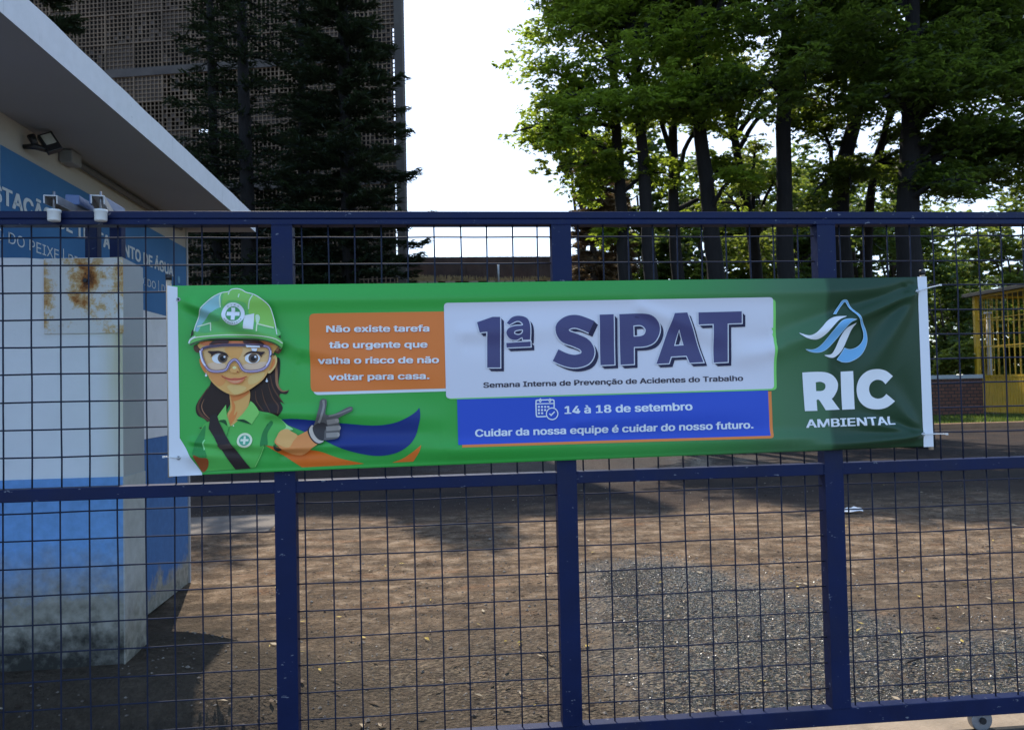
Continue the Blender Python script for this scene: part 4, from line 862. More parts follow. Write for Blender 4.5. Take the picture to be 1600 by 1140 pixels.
MB().box(XR - 0.001, XR + 0.005, YF - 0.006, YF + TH - 0.001, -0.05, ZD - 0.0005).build("dado_edge", dado_mat("bare_edge_plaster", ZD - 0.55, 0.15, (0.48, 0.48, 0.46)), bw)
qa, qb = at(68, 408, YF - 0.01), at(192, 520, YF - 0.01)
pl = MB().box(qa.x, qb.x, YF - 0.010, YF, qb.z, ZW + 0.003).build("anchor_plate", M_rust, bw, bevel=0.002)
qc = at(133, 438, YF - 0.015); MB().tube([(qc.x, YF - 0.018, qc.z), (qc.x, YF - 0.010, qc.z)], 0.009, 10).build("bolt", M_black, pl)

gg_ = empty("gate_guide", (-1.6, 0.56, 2.13), "dark blue wall bracket reaching out to two white rollers over the gate rail", "gate guide")
for (ux, rx, tpx) in ((146, 85, 113), (184, 158, 150)):
    YU = YF + 0.055; ub, ut = at(ux, 407, YU), at(ux, 341, YU)
    MB().box(ub.x - 0.026, ub.x + 0.026, YU - 0.026, YU + 0.026, ZW - 0.02, ut.z).build("upright", M_blue, gg_, bevel=0.003)
    r0 = at(rx, 318, -0.055)
    top = Vector((ub.x, YU, ut.z + 0.03)); tfront = at(tpx, 312, 0.17)
    dt = (top - tfront).normalized()
    arm = MB().beam(top + dt * 0.03, tfront, 0.052, 0.040).build("arm_tube", M_tube, gg_, bevel=0.004)
    ch = MB(); a = r0 + Vector((0, -0.03, 0.008)); b = tfront + dt * 0.22 + Vector((0, 0, -0.042))
    d = (b - a).normalized(); sx_ = d.cross(Vector((0, 0, 1))).normalized()
    ch.beam(a + Vector((0, 0, 0.015)), b + Vector((0, 0, 0.015)), 0.046, 0.004)
    for sgn in (-1, 1): ch.beam(a + sx_ * sgn * 0.0215, b + sx_ * sgn * 0.0215, 0.004, 0.030)
    ch.build("channel", M_zinc, gg_)
    c = Vector((r0.x, -0.058, 0)); rt = at(rx, 328, -0.058).z; rbz = at(rx, 345.5, -0.058).z
    ro = MB().tube([(c.x, c.y, rbz), (c.x, c.y, rbz + 0.004), (c.x, c.y, rt - 0.010), (c.x, c.y, rt - 0.008), (c.x, c.y, rt)], [0.021, 0.0225, 0.0225, 0.0245, 0.0245], 20).build("roller", M_nylon, gg_, True)
    MB().tube([(c.x, c.y, rt), (c.x, c.y, r0.z + 0.045)], 0.005, 8).build("bolt", M_steel, ro, True)

# floodlight under the eave
fp = atX(78, 224, XW + 0.10)
fl = empty("floodlight", (XW, fp.y, fp.z), "small black square floodlight with sensor under the guardhouse eave", "floodlight")
def rotbox(mb, c, sx, sy, sz, R, mi=0):
    vs = [Vector(c) + R @ Vector((i * sx / 2, j * sy / 2, k * sz / 2)) for k in (-1, 1) for j in (-1, 1) for i in (-1, 1)]
    mb.add(vs, [(0, 2, 3, 1), (4, 5, 7, 6), (0, 1, 5, 4), (2, 6, 7, 3), (0, 4, 6, 2), (1, 3, 7, 5)], mi)
view = (Vector(CAM) - fp).normalized()
Rf = Matrix.Rotation(rad(-32), 3, 'Y') @ Matrix.Rotation(rad(0), 3, 'Z')
mb = MB(); rotbox(mb, fp, 0.075, 0.035, 0.105, Rf @ Matrix.Rotation(rad(28), 3, 'Z')); mb.build("housing", M_black, fl, bevel=0.005)
mb = MB(); R2 = Rf @ Matrix.Rotation(rad(28), 3, 'Z'); rotbox(mb, fp + R2 @ Vector((0.001, -0.0185, 0.014)), 0.050, 0.004, 0.056, R2); mb.build("lens", paint("pale_lens", (0.42, 0.43, 0.38), 0.25, 0.08, 40, 0), fl)
mb = MB(); c0 = atX(55, 226, XW + 0.06); mb.tube([c0 + Vector((0, 0, -0.0)), c0 + Vector((-0.02, 0, 0.045))], [0.016, 0.02], 12); mb.build("sensor", M_black, fl, True)
mb = MB(); mb.tube([fp + R2 @ Vector((-0.02, 0.01, -0.03)), c0 + Vector((0, 0, -0.01)), c0 + Vector((-0.055, 0, -0.012))], [0.014, 0.016, 0.012], 10); mb.build("bracket", M_black, fl, True)

# ------------------------------------------------------------------ screen block tower
def tower():
    YT = 25.0; xR = at(636, 440, YT).x; ZT = 24.6; xL = -22.0
    t = empty("screen_block_tower", (xR, YT, 0), "tall brown concrete block tower clad in square lattice screens behind the conifers", "tower")
    m_l = paint("lattice_concrete", (0.22, 0.145, 0.088), 0.9, 0.3, 0.8, 0.2, dirt=(0.07, 0.05, 0.04), dirt_amt=0.6)
    m_f = paint("frame_concrete", (0.085, 0.07, 0.056), 0.9, 0.2, 1.2, 0.2)
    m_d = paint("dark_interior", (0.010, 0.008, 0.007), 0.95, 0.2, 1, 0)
    m_i = paint("infill_block", (0.08, 0.057, 0.043), 0.9, 0.25, 3, 0)
    c = 0.165; b = 0.026; lat = MB(); inf = MB()
    nx = int((xR - 0.3 - xL) / c); nz = int(ZT / c); x00 = xR - 0.3 - nx * c
    for i in range(nx + 1):
        x = x00 + i * c; wdt = b * (1.7 if i % 7 == 0 else 1) + random.uniform(-.004, .004); o = 0.03 if i % 7 == 0 else 0
        lat.box(x - wdt / 2, x + wdt / 2, YT - o - 0.002, YT + 0.06, 0, ZT)
    for k in range(nz + 1):
        z = k * c; wdt = b * (1.7 if k % 7 == 0 else 1); o = 0.026 if k % 7 == 0 else 0.004
        lat.box(x00, xR - 0.3, YT - o + 0.006, YT + 0.055, z - wdt / 2, z + wdt / 2)
    for i in range(0, nx, 7):
        for k in range(0, nz, 7):
            if random.random() < 0.30: inf.box(x00 + i * c, x00 + min(i + 7, nx) * c, YT + 0.035 + random.uniform(0, .02), YT + 0.075, k * c, (k + 7) * c)
            elif random.random() < 0.4:
                for q in range(14):
                    ii, kk = i + random.randrange(7), k + random.randrange(7)
                    if ii < nx: inf.box(x00 + ii * c, x00 + (ii + 1) * c, YT + 0.03, YT + 0.07, kk * c, (kk + 1) * c)
    lat.build("lattice_screen", m_l, t); inf.build("infill_blocks", m_i, t)
    bm_ = MB()
    for zf in (4.62, 9.24, 13.86, 18.4, 23.0): bm_.box(x00, xR - 0.301, YT - 0.045, YT + 0.02, zf - 0.16, zf + 0.16)
    bm_.build("floor_beams", paint("beam_concrete", (0.10, 0.08, 0.065), 0.9, 0.3, 0.9, 0.2, dirt=(0.06, 0.045, 0.04), dirt_amt=0.8), t)
    fr = MB().box(xR - 0.299, xR, YT - 0.12, YT + 0.25, 0, ZT)
    fr.build("corner_column", m_f, t)
    MB().box(xL, xR - 0.31, YT - 0.05, YT + 0.12, ZT + 0.001, ZT + 0.5).build("parapet", m_f, t)
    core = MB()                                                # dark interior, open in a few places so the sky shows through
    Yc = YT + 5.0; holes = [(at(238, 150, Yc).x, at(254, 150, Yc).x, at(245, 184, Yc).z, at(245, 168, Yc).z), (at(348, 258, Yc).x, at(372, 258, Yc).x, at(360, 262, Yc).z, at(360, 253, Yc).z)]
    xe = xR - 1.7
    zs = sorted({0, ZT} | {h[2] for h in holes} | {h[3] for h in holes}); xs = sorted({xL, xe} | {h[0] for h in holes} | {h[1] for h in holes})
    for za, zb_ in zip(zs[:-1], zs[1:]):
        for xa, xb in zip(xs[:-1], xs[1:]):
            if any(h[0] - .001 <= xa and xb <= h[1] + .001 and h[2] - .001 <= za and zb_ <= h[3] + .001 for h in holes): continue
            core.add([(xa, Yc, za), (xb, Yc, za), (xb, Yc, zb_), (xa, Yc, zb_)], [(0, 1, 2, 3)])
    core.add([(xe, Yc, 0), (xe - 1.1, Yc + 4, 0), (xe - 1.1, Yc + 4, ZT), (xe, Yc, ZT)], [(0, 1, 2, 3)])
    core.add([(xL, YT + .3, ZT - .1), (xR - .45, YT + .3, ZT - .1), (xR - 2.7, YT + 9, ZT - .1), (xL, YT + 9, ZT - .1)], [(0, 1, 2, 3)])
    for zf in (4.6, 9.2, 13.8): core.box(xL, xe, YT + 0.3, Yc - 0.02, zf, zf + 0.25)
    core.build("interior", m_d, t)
    t.rotation_euler.z = rad(-12)
tower()

# ------------------------------------------------------------------ shed beyond
def shed():
    Y = 34.0; a, b = at(600, 402, Y), at(960, 402, Y); zl = at(750, 441, Y).z
    s = empty("shed", ((a.x + b.x) / 2, Y + 3, 0), "low brown rusty shed seen between the tower and the trees", "building")
    m = paint("rusty_sheet", (0.10, 0.058, 0.04), 0.85, 0.35, 1.5, 0.3, dirt=(0.17, 0.07, 0.035), dirt_amt=0.8)
    mb = MB(); n = 60
    MB().box(a.x, b.x, Y, Y + 6, 0, zl).build("wall", paint("shed_wall", (0.22, 0.18, 0.14), 0.9, 0.2, 1, 0.2), s)
    for i in range(n):
        xa = a.x + (b.x - a.x) * i / n; xb = a.x + (b.x - a.x) * (i + 1) / n
        mb.box(xa + 0.003, xb - 0.003, Y - 0.03 - 0.018 * (i % 2), Y - 0.001, zl + 0.02, a.z)
    mb.box(a.x, b.x, Y + 0.001, Y + 6, zl + 0.02, a.z - 0.02); mb.build("roof_cladding", m, s)
    ed = MB(); k = 0; x = a.x
    while x < b.x:
        wd = random.uniform(0.22, 0.55)
        if random.random() < 0.85: ed.box(x, x + wd, Y - 0.30, Y - 0.08, zl - 0.10, zl + 0.03)
        x += wd + 0.06
    ed.box(a.x, b.x, Y - 0.079, Y - 0.0755, zl - 0.1, zl - 0.05)
    ed.build("eave_blocks", paint("pale_block", (0.42, 0.33, 0.22), 0.9, 0.2, 3, 0.1), s)
    MB().box(a.x, b.x, Y - 0.32, Y - 0.002, zl - 0.16, zl - 0.101).build("gutter", m, s)
    q = at(779, 441, Y - 0.35); MB().tube([q, q + Vector((0, 0, 0.92))], [0.055, 0.05], 8).build("vent_pipe", M_nylon, s, True)
    V = []; Fc = []
    for i in range(2600):                                      # dry weeds rooted along the eave
        x = random.uniform(a.x + 0.6, b.x - 0.5); dens = 0.5 + 0.5 * noise.noise(Vector((x * 0.9, 0, 5)))
        lft = max(0.25, 1 - (x - at(640, 440, Y).x) / 7.0)
        if random.random() > dens * (0.35 + 0.65 * lft) + 0.08: continue
        h = random.uniform(0.12, 0.48) * (0.45 + 0.6 * dens * lft); y = Y - random.uniform(0.12, 0.28); lean = random.uniform(-0.2, 0.2); wv = random.uniform(0.012, 0.03); z = zl + 0.03; k = len(V)
        V += [(x - wv, y, z), (x + wv, y, z), (x + lean * h + wv, y - .02, z + h * .7), (x + lean * h * 1.6, y - .05, z + h)]; Fc.append((k, k + 1, k + 2, k + 3))
    me = bpy.data.meshes.new("dry_weeds"); me.from_pydata(V, [], Fc); me.update()
    tag(link("dry_weeds", me, paint("straw", (0.50, 0.34, 0.15), 0.9, 0.3, 3, 0)), "dry straw coloured weeds growing along the shed eave", "weeds", kind="stuff")
shed()

# ------------------------------------------------------------------ vegetation
def leaf_mat(name, col, trans, tw=0.45, var=0.5, scale=0.9, rough=0.55):
    m = bpy.data.materials.new(name); m.use_nodes = True; nt = m.node_tree; nt.nodes.clear()
    out = N(nt, "ShaderNodeOutputMaterial"); d = N(nt, "ShaderNodeBsdfPrincipled"); t = N(nt, "ShaderNodeBsdfTranslucent"); mx = N(nt, "ShaderNodeMixShader")
    co = N(nt, "ShaderNodeNewGeometry").outputs["Position"]
    n = mixc(nt, 0.5, noise_(nt, scale, 4, 0.6, co), noise_(nt, 9, 2, 0.5, co))
    lo = tuple(c * (1 - var) for c in col); hi = tuple(c * (1 + var) for c in col)
    nt.links.new(ramp(nt, n, [(0.35, lo), (0.65, hi)]), d.inputs["Base Color"]); d.inputs["Roughness"].default_value = rough
    lo = tuple(c * (1 - var * .6) for c in trans); hi = tuple(c * (1 + var * .6) for c in trans)
    nt.links.new(ramp(nt, n, [(0.35, lo), (0.65, hi)]), t.inputs["Color"])
    mx.inputs[0].default_value = tw; nt.links.new(d.outputs[0], mx.inputs[1]); nt.links.new(t.outputs[0], mx.inputs[2]); nt.links.new(mx.outputs[0], out.inputs[0]); return m
def leaves(name, C, D, Nn, L, W, mat, parent=None):
    """diamond leaves: centres, directions, normals as arrays"""
    n = len(C); D = D / np.linalg.norm(D, axis=1, keepdims=True); Sd = np.cross(D, Nn); Sd /= np.maximum(1e-6, np.linalg.norm(Sd, axis=1, keepdims=True)); Up = np.cross(Sd, D)
    L = np.broadcast_to(L, (n,))[:, None]; W = np.broadcast_to(W, (n,))[:, None]
    v = np.empty((n, 4, 3), np.float32)
    v[:, 0] = C - D * L / 2; v[:, 1] = C + Sd * W / 2 + Up * W * 0.15; v[:, 2] = C + D * L / 2 - Up * L * 0.08; v[:, 3] = C - Sd * W / 2 + Up * W * 0.15
    me = bpy.data.meshes.new(name); me.vertices.add(n * 4); me.vertices.foreach_set("co", v.reshape(-1))
    me.loops.add(n * 4); me.loops.foreach_set("vertex_index", np.arange(n * 4, dtype=np.int32)); me.polygons.add(n)
    me.polygons.foreach_set("loop_start", np.arange(0, n * 4, 4, dtype=np.int32)); me.polygons.foreach_set("loop_total", np.full(n, 4, np.int32)); me.update(calc_edges=True)
    return link(name, me, mat, parent)
def bark_mat(name, col):
    m, nt, p = new_mat(name); co = N(nt, "ShaderNodeNewGeometry").outputs["Position"]
    mp = N(nt, "ShaderNodeMapping"); mp.inputs["Scale"].default_value = (9, 9, 2); nt.links.new(co, mp.inputs[0])
    n = noise_(nt, 1.5, 8, 0.7, mp.outputs[0]); nt.links.new(ramp(nt, n, [(0.3, tuple(c * .5 for c in col)), (0.7, tuple(c * 1.4 for c in col))]), p.inputs["Base Color"])
    p.inputs["Roughness"].default_value = 0.95; bump(nt, p, n, 0.7, 0.05); return m
M_bark = bark_mat("dark_bark", (0.009, 0.007, 0.006)); M_bark2 = bark_mat("brown_bark", (0.06, 0.045, 0.035))
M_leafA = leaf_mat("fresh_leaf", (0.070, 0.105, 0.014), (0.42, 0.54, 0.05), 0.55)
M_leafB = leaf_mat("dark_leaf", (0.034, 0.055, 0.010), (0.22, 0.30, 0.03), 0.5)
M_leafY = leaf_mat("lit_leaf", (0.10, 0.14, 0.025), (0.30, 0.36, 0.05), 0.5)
M_needle = leaf_mat("dark_needle", (0.022, 0.034, 0.017), (0.05, 0.07, 0.02), 0.3)
M_needleB = leaf_mat("brown_needle", (0.26, 0.19, 0.12), (0.20, 0.14, 0.06), 0.3)

def pad_points(c, rx, ry, rz, n, clump=14):
    """leaf centres gathered in drooping sprays spread through a flat pad"""
    k = max(3, n // clump); a = RNG.normal(size=(k, 3)); a /= np.linalg.norm(a, axis=1, keepdims=True); a *= RNG.random((k, 1)) ** 0.45
    cen = np.array(c) + a * np.array([rx, ry, rz])
    idx = RNG.integers(0, k, n); az = RNG.random(k) * 6.283
    dirx = np.stack([np.cos(az), np.sin(az), RNG.uniform(-0.55, 0.05, k)], 1)[idx]
    t = RNG.uniform(-1, 1, n)[:, None]; side = np.stack([-dirx[:, 1], dirx[:, 0], np.zeros(n)], 1)
    s = RNG.choice([-1, 1], n)[:, None]
    P = cen[idx] + dirx * t * 0.24 + side * s * RNG.uniform(0.03, 0.11, (n, 1)); P[:, 2] -= np.abs(t[:, 0]) * 0.05 + RNG.random(n) * 0.05
    D = side * s * 0.8 + dirx * 0.5 + RNG.normal(size=(n, 3)) * 0.25
    Nn = np.stack([RNG.normal(0, .75, n), RNG.normal(0, .75, n), np.ones(n)], 1)
    return P, D, Nn
def broad_tree(trunk, r0, limbs, mat, label, dens=1.0, bark=M_bark, extra=10, low=2, ztop=12.0, group="tall broadleaf trees right of the tower", leafL=0.17, cat="tree"):
    """trunk: world points from base up; limbs: (start fraction, tip, pad size)"""
    base = Vector(trunk[0]); o = empty("broadleaf_tree", (base.x, base.y, 0), label, cat, group)
    tb = MB(); n = len(trunk); r0 *= 1.2; rs = [r0 * (1.35 if i == 0 else 1) * (1 - 0.6 * i / (n - 1)) for i in range(n)]
    tp = smooth([tuple(p) for p in trunk], False, 5); tr = list(np.interp(np.linspace(0, 1, len(tp)), np.linspace(0, 1, n), rs))
    tr = [r * (1 + 0.07 * noise.noise(Vector((p[0] * 3, p[2] * 2.5, 1)))) for r, p in zip(tr, tp)]
    tp = [Vector(p) + Vector((0.05 * noise.noise(Vector((p[2] * 1.1, r0 * 9, 0))), 0, 0)) for p in tp]
    tb.tube(tp, tr, 12)
    C, D, Nn = [], [], []; lb = tb
    allL = list(limbs)
    top = Vector(tp[-1])
    for i in range(low):
        fr = random.uniform(0.36, 0.72); p = Vector(tp[int(fr * (len(tp) - 1))]); a = random.uniform(0, 6.28); L = random.uniform(0.9, 2.1)
        allL.append((fr, p + Vector((math.cos(a) * L, math.sin(a) * L, random.uniform(-0.25, 0.5))), random.uniform(0.5, 0.8)))
    for i in range(extra):
        a = random.uniform(0, 6.28); L = random.uniform(1.5, 3.6)
        allL.append((random.uniform(0.75, 1.0), top + Vector((math.cos(a) * L, math.sin(a) * L * 0.8, random.uniform(-0.6, 2.2))), random.uniform(0.9, 1.3)))
    for (fr, tip, ps) in allL:
        s = Vector(tp[min(len(tp) - 1, int(fr * (len(tp) - 1)))]); tip = Vector(tip); d = tip - s; L = d.length
        mid1 = s + d * 0.4 + Vector((0, 0, 0.14 * L)); mid2 = s + d * 0.75 + Vector((0, 0, 0.10 * L))
        pts = smooth([tuple(s), tuple(mid1), tuple(mid2), tuple(tip)], False, 5); pts = [Vector(p) + Vector([0.06 * noise.noise(Vector((p[0] * 2, p[2] * 2, q * 7 + r0))) for q in range(3)]) for p in pts]
        rr = np.linspace(min(r0 * 0.42, 0.035 + 0.02 * L), 0.012, len(pts)); lb.tube(pts, list(rr), 7)
        for q in range(max(4, int(L * 2.2))):
            t = random.uniform(0.35, 1.02); p = pts[min(len(pts) - 1, int(t * (len(pts) - 1)))]
            a = random.uniform(0, 6.28); off = Vector((math.cos(a), math.sin(a), 0)) * random.uniform(0.1, 0.75) * ps; cc = p + off + Vector((0, 0, random.uniform(-0.25, 0.25)))
            lb.tube([p, p + off * 0.5 + Vector((0, 0, 0.12)), cc], [0.016, 0.010, 0.005], 5, cap=False)
            sz = ps * random.uniform(0.55, 0.95); P_, D_, N_ = pad_points(cc, sz * 0.9, sz * 0.9, sz * 0.48, int(520 * dens * sz))
            C.append(P_); D.append(D_); Nn.append(N_)
    lb.build("trunk", bark, o, True)
    C = np.concatenate(C); D = np.concatenate(D); Nn = np.concatenate(Nn)
    leaves("crown", C, D, Nn, RNG.uniform(leafL * .7, leafL * 1.2, len(C)), RNG.uniform(0.045, 0.08, len(C)), mat, o)
    return o
def up(pxs, Y, base_z=0.0):
    pts = [at(x, y, Y) for x, y in pxs]; b = Vector((pts[0].x + (pts[0].x - pts[1].x) * 0.6, Y, base_z)); return [b] + pts
def lim(Y, L): return [(f, at(x, y, Y + dy), s) for (f, x, y, dy, s) in L]
YT_ = 16.0
broad_tree(up([(977, 438), (972, 330), (962, 197), (958, 80), (950, -60)], YT_), 0.16,
           lim(YT_, [(.55, 802, 205, -1.0, 1.0), (.6, 832, 105, 0, 1.1), (.8, 850, 20, 0.5, 1.2), (.5, 872, 262, -.5, 1.0), (.6, 890, 150, -1.5, 1.1), (.85, 890, 45, -1, 1.2), (.5, 930, 215, 1, 1.0), (.7, 855, 160, 1, .9), (.45, 900, 300, .5, .8), (.9, 840, -60, 0, 1.3), (.6, 835, 215, 0.3, .8)]),
           M_leafA, "leftmost tall tree of the row, its bright green crown hanging over the sky gap", 0.8)
broad_tree(up([(1017, 438), (1004, 240), (995, 118), (985, -40)], YT_ - 0.5), 0.17,
           lim(YT_ - 0.5, [(.6, 900, 190, -1.2, 1.1), (.7, 940, 90, -1, 1.2), (.85, 960, 10, 0, 1.3), (.75, 1040, 50, -1, 1.1), (.5, 960, 250, .6, .7), (.8, 900, 20, 1, 1.2), (.6, 985, 165, -1.6, 1.0)]),
           M_leafA, "slim dark trunk second from the left in the tree row, leafy limbs reaching left", 0.8)
o3 = up([(1060, 438), (1053, 328), (1050, 130), (1046, -30)], YT_)
broad_tree(o3, 0.16, lim(YT_, [(.22, 1084, 438, 0.4, .01)] + [(.6, 1000, 120, -1, 1.0), (.75, 1080, 70, -1.4, 1.2), (.85, 1020, 0, 0, 1.2), (.55, 1110, 180, .8, .8), (.65, 1060, 130, -1.8, 1.0)]),
           M_leafA, "straight dark trunk with a low fork, third in the tree row", 0.75)
broad_tree(up([(1118, 438), (1108, 328), (1094, 190), (1090, 60), (1085, -50)], YT_ - 0.7), 0.21,
           lim(YT_ - 0.7, [(.6, 1150, 110, -1.4, 1.1), (.75, 1110, 40, -1, 1.2), (.45, 1150, 245, .5, .6), (.85, 1170, 10, .5, 1.3), (.6, 1050, 170, -1, .8), (.7, 1130, 160, -1.8, 1.0)]),
           M_leafA, "thicker dark trunk in the middle of the tree row behind the logo's left edge", 0.75)
broad_tree(up([(1183, 438), (1171, 344), (1151, 237), (1140, 150)], YT_ + 4), 0.19,
           lim(YT_ + 4, [(.42, 1180, 215, .6, .6), (.42, 1130, 300, 0, .5), (.35, 1215, 270, 0, .5), (.8, 1170, 130, 0, 1.0), (.8, 1120, 120, .6, 1.0)]),
           M_leafY, "curved forked trunk with thin bare limbs standing behind the row", 0.5)
broad_tree(up([(1227, 434), (1225, 200), (1231, 0), (1233, -120)], YT_ - 1.2), 0.21,
           lim(YT_ - 1.2, [(.7, 1180, 60, -1.5, 1.2), (.6, 1290, 90, -1.5, 1.2), (.8, 1210, -10, 0, 1.2), (.55, 1180, 150, -1.6, 1.0), (.55, 1300, 170, 0, 1.0), (.75, 1300, 20, .5, 1.3), (.65, 1260, 130, -2, 1.0)]),
           M_leafB, "tall straight trunk with rough bark right of the logo panel's middle", 0.85)
broad_tree(up([(1318, 434), (1314, 290), (1338, 178), (1350, 60), (1355, -40)], YT_ - 0.3), 0.23,
           lim(YT_ - 0.3, [(.35, 1285, 190, .5, .7), (.7, 1390, 110, -1, 1.2), (.75, 1320, 70, -1, 1.2), (.42, 1270, 305, -1, .8), (.5, 1330, 300, -1.4, .8), (.85, 1380, 0, .6, 1.3)]),
           M_leafB, "leaning dark trunk with a steep fork between two straight trunks", 0.9)
broad_tree(up([(1356, 434), (1364, 276), (1385, 197), (1410, 90)], YT_ + 1), 0.13,
           lim(YT_ + 1, [(.8, 1440, 70, 0, 1.1), (.8, 1390, 60, .5, 1.2), (.55, 1410, 210, .6, .7)]),
           M_leafB, "thin leaning trunk just left of the broadest trunk", 0.8)
broad_tree(up([(1421, 434), (1419, 316), (1423, 197), (1425, 60), (1428, -80)], YT_ - 2.5), 0.27,
           lim(YT_ - 2.5, [(.7, 1500, 50, -1, 1.4), (.6, 1555, 120, -1, 1.4), (.5, 1510, 200, -.5, 1.3), (.55, 1600, 215, 0, 1.4), (.42, 1490, 278, 0, 1.1), (.45, 1570, 288, .5, 1.2), (.8, 1360, 40, -1.4, 1.2), (.8, 1600, 30, 0, 1.5), (.7, 1680, 130, 0, 1.5), (.65, 1460, 130, -1.6, 1.2), (.6, 1380, 150, -1.5, 1.0), (.5, 1650, 260, 0.5, 1.2), (.9, 1480, -40, 0, 1.5), (.62, 1540, 20, 1.2, 1.5), (.6, 1620, 110, 1.2, 1.4), (.5, 1540, 230, 1.5, 1.2)]),
           M_leafB, "broadest dark trunk with a heavy dark crown above the yellow kiosk", 1.0)
# a darker tree further right, its crown filling the corner
broad_tree(up([(1720, 434), (1715, 250), (1700, 60)], YT_ - 1), 0.25,
           lim(YT_ - 1, [(.6, 1590, 90, 0, 1.5), (.6, 1620, 180, -.5, 1.4), (.8, 1570, 20, .4, 1.5), (.5, 1610, 270, 0.4, 1.2), (.7, 1680, 60, 0, 1.5)]),
           M_leafB, "tree mostly beyond the right edge, dark leaves filling the upper right corner", 1.0)

def conifer(base, h, r0, rmax, mat, label, dens=1.0, z0=2.0, lean=0.0, group="dark conifers before the tower", gap=0.5, taper=0.9, nleaf=170, trunk_r=None, bark=M_bark):
    base = Vector(base); o = empty("conifer_tree", (base.x, base.y, 0), label, "tree", group)
    tp = [base + Vector((lean * t * h + 0.05 * math.sin(t * 7), 0, t * h)) for t in np.linspace(0, 1, 12)]
    tr = [(trunk_r or r0) * (1.25 if i == 0 else 1) * (1 - 0.85 * i / 11) for i in range(12)]; lb = MB().tube(tp, tr, 10); C, D, Nn = [], [], []; z = z0
    while z < h - 0.3:
        t = z / h; c = base + Vector((lean * z, 0, z)); nb = random.randint(5, 7)
        R = rmax * (1 - taper * max(0, (t - 0.25) / 0.75)) * random.uniform(0.8, 1.1); ph = random.uniform(0, 6.28)
        for k in range(nb):
            a = ph + 6.283 * k / nb + random.uniform(-.3, .3); L = R * random.uniform(0.65, 1.12); dirv = Vector((math.cos(a), math.sin(a), 0))
            z_ = random.uniform(-0.15, 0.15); pts = [c + Vector((0, 0, z_)), c + dirv * L * .5 + Vector((0, 0, z_ - 0.03 * L)), c + dirv * L * .85 + Vector((0, 0, z_ - 0.06 * L)), c + dirv * L + Vector((0, 0, z_ + 0.03 * L))]
            lb.tube(pts, [0.028, 0.018, 0.010, 0.004], 5, cap=False)
            n = int(nleaf * dens * L); u = RNG.random(n) ** 0.7; q = np.interp(u, [0, .5, .85, 1], [0, 1, 2, 3]); P4 = np.array([list(p) for p in pts]); i0 = np.minimum(2, q.astype(int)); f = (q - i0)[:, None]
            B = P4[i0] * (1 - f) + P4[i0 + 1] * f; sd = np.array([-dirv.y, dirv.x, 0]); s = RNG.uniform(-1, 1, n); wdt = 0.34 * np.sin(np.clip(u, 0.08, 1) * 2.6) * min(1.2, L * .6)
            P = B + sd[None] * (s * wdt)[:, None] + np.array(dirv)[None] * (np.abs(s) * 0.16)[:, None]; P[:, 2] += RNG.normal(0, 0.035, n) - np.abs(s) * 0.05
            dd = np.array(dirv)[None] * 0.8 + sd[None] * (np.sign(s) * 0.6)[:, None] + RNG.normal(size=(n, 3)) * 0.3; dd[:, 2] += 0.12
            C.append(P); D.append(dd); Nn.append(np.stack([RNG.normal(0, .6, n), RNG.normal(0, .6, n), np.ones(n)], 1))
        z += gap * random.uniform(0.75, 1.25)
    lb.build("trunk", bark, o, True); C = np.concatenate(C); D = np.concatenate(D); Nn = np.concatenate(Nn)
    leaves("crown", C, D, Nn, RNG.uniform(0.18, 0.34, len(C)), RNG.uniform(0.03, 0.06, len(C)), mat, o)
def cbase(px, Y): q = at(px, 440, Y); return (q.x, Y, 0)
conifer(cbase(338, 19), 19.0, 0.20, 2.2, M_needle, "thin conifer with sparse drooping branches nearest the guardhouse roof", 0.38, 2.5, -0.004, gap=0.62)
conifer(cbase(388, 18), 18.5, 0.27, 2.3, M_needle, "middle conifer, thick straight trunk showing through sparse branches", 0.36, 2.5, -0.004, gap=0.66)
conifer(cbase(545, 17.5), 17.5, 0.30, 2.45, M_needle, "densest conifer, black against the tower's right edge and the white sky", 1.0, 1.5, 0.0, gap=0.40)
conifer(cbase(478, 20.5), 17.5, 0.22, 2.0, M_needle, "conifer standing back between the dense one and the thick trunk", 0.45, 1.5, 0.0, gap=0.5)
conifer(cbase(48, 17), 19.5, 0.25, 2.2, M_needle, "conifer behind the guardhouse, only its upper branches above the roof", 1.0, 4, 0.0, gap=0.5)
conifer(cbase(930, 20), 9.2, 0.22, 1.25, M_needleB, "brown dry conifer with scaly foliage at the left of the tree row", 2.0, 0.6, 0.0, "conifers among the tall trees", 0.26, 0.75, 150, bark=M_bark2)
conifer(cbase(966, 22), 8.6, 0.2, 1.3, M_needleB, "second brown dry conifer partly hidden behind slim trunks", 1.7, 0.6, 0.0, "conifers among the tall trees", 0.3, 0.8, 150, bark=M_bark2)

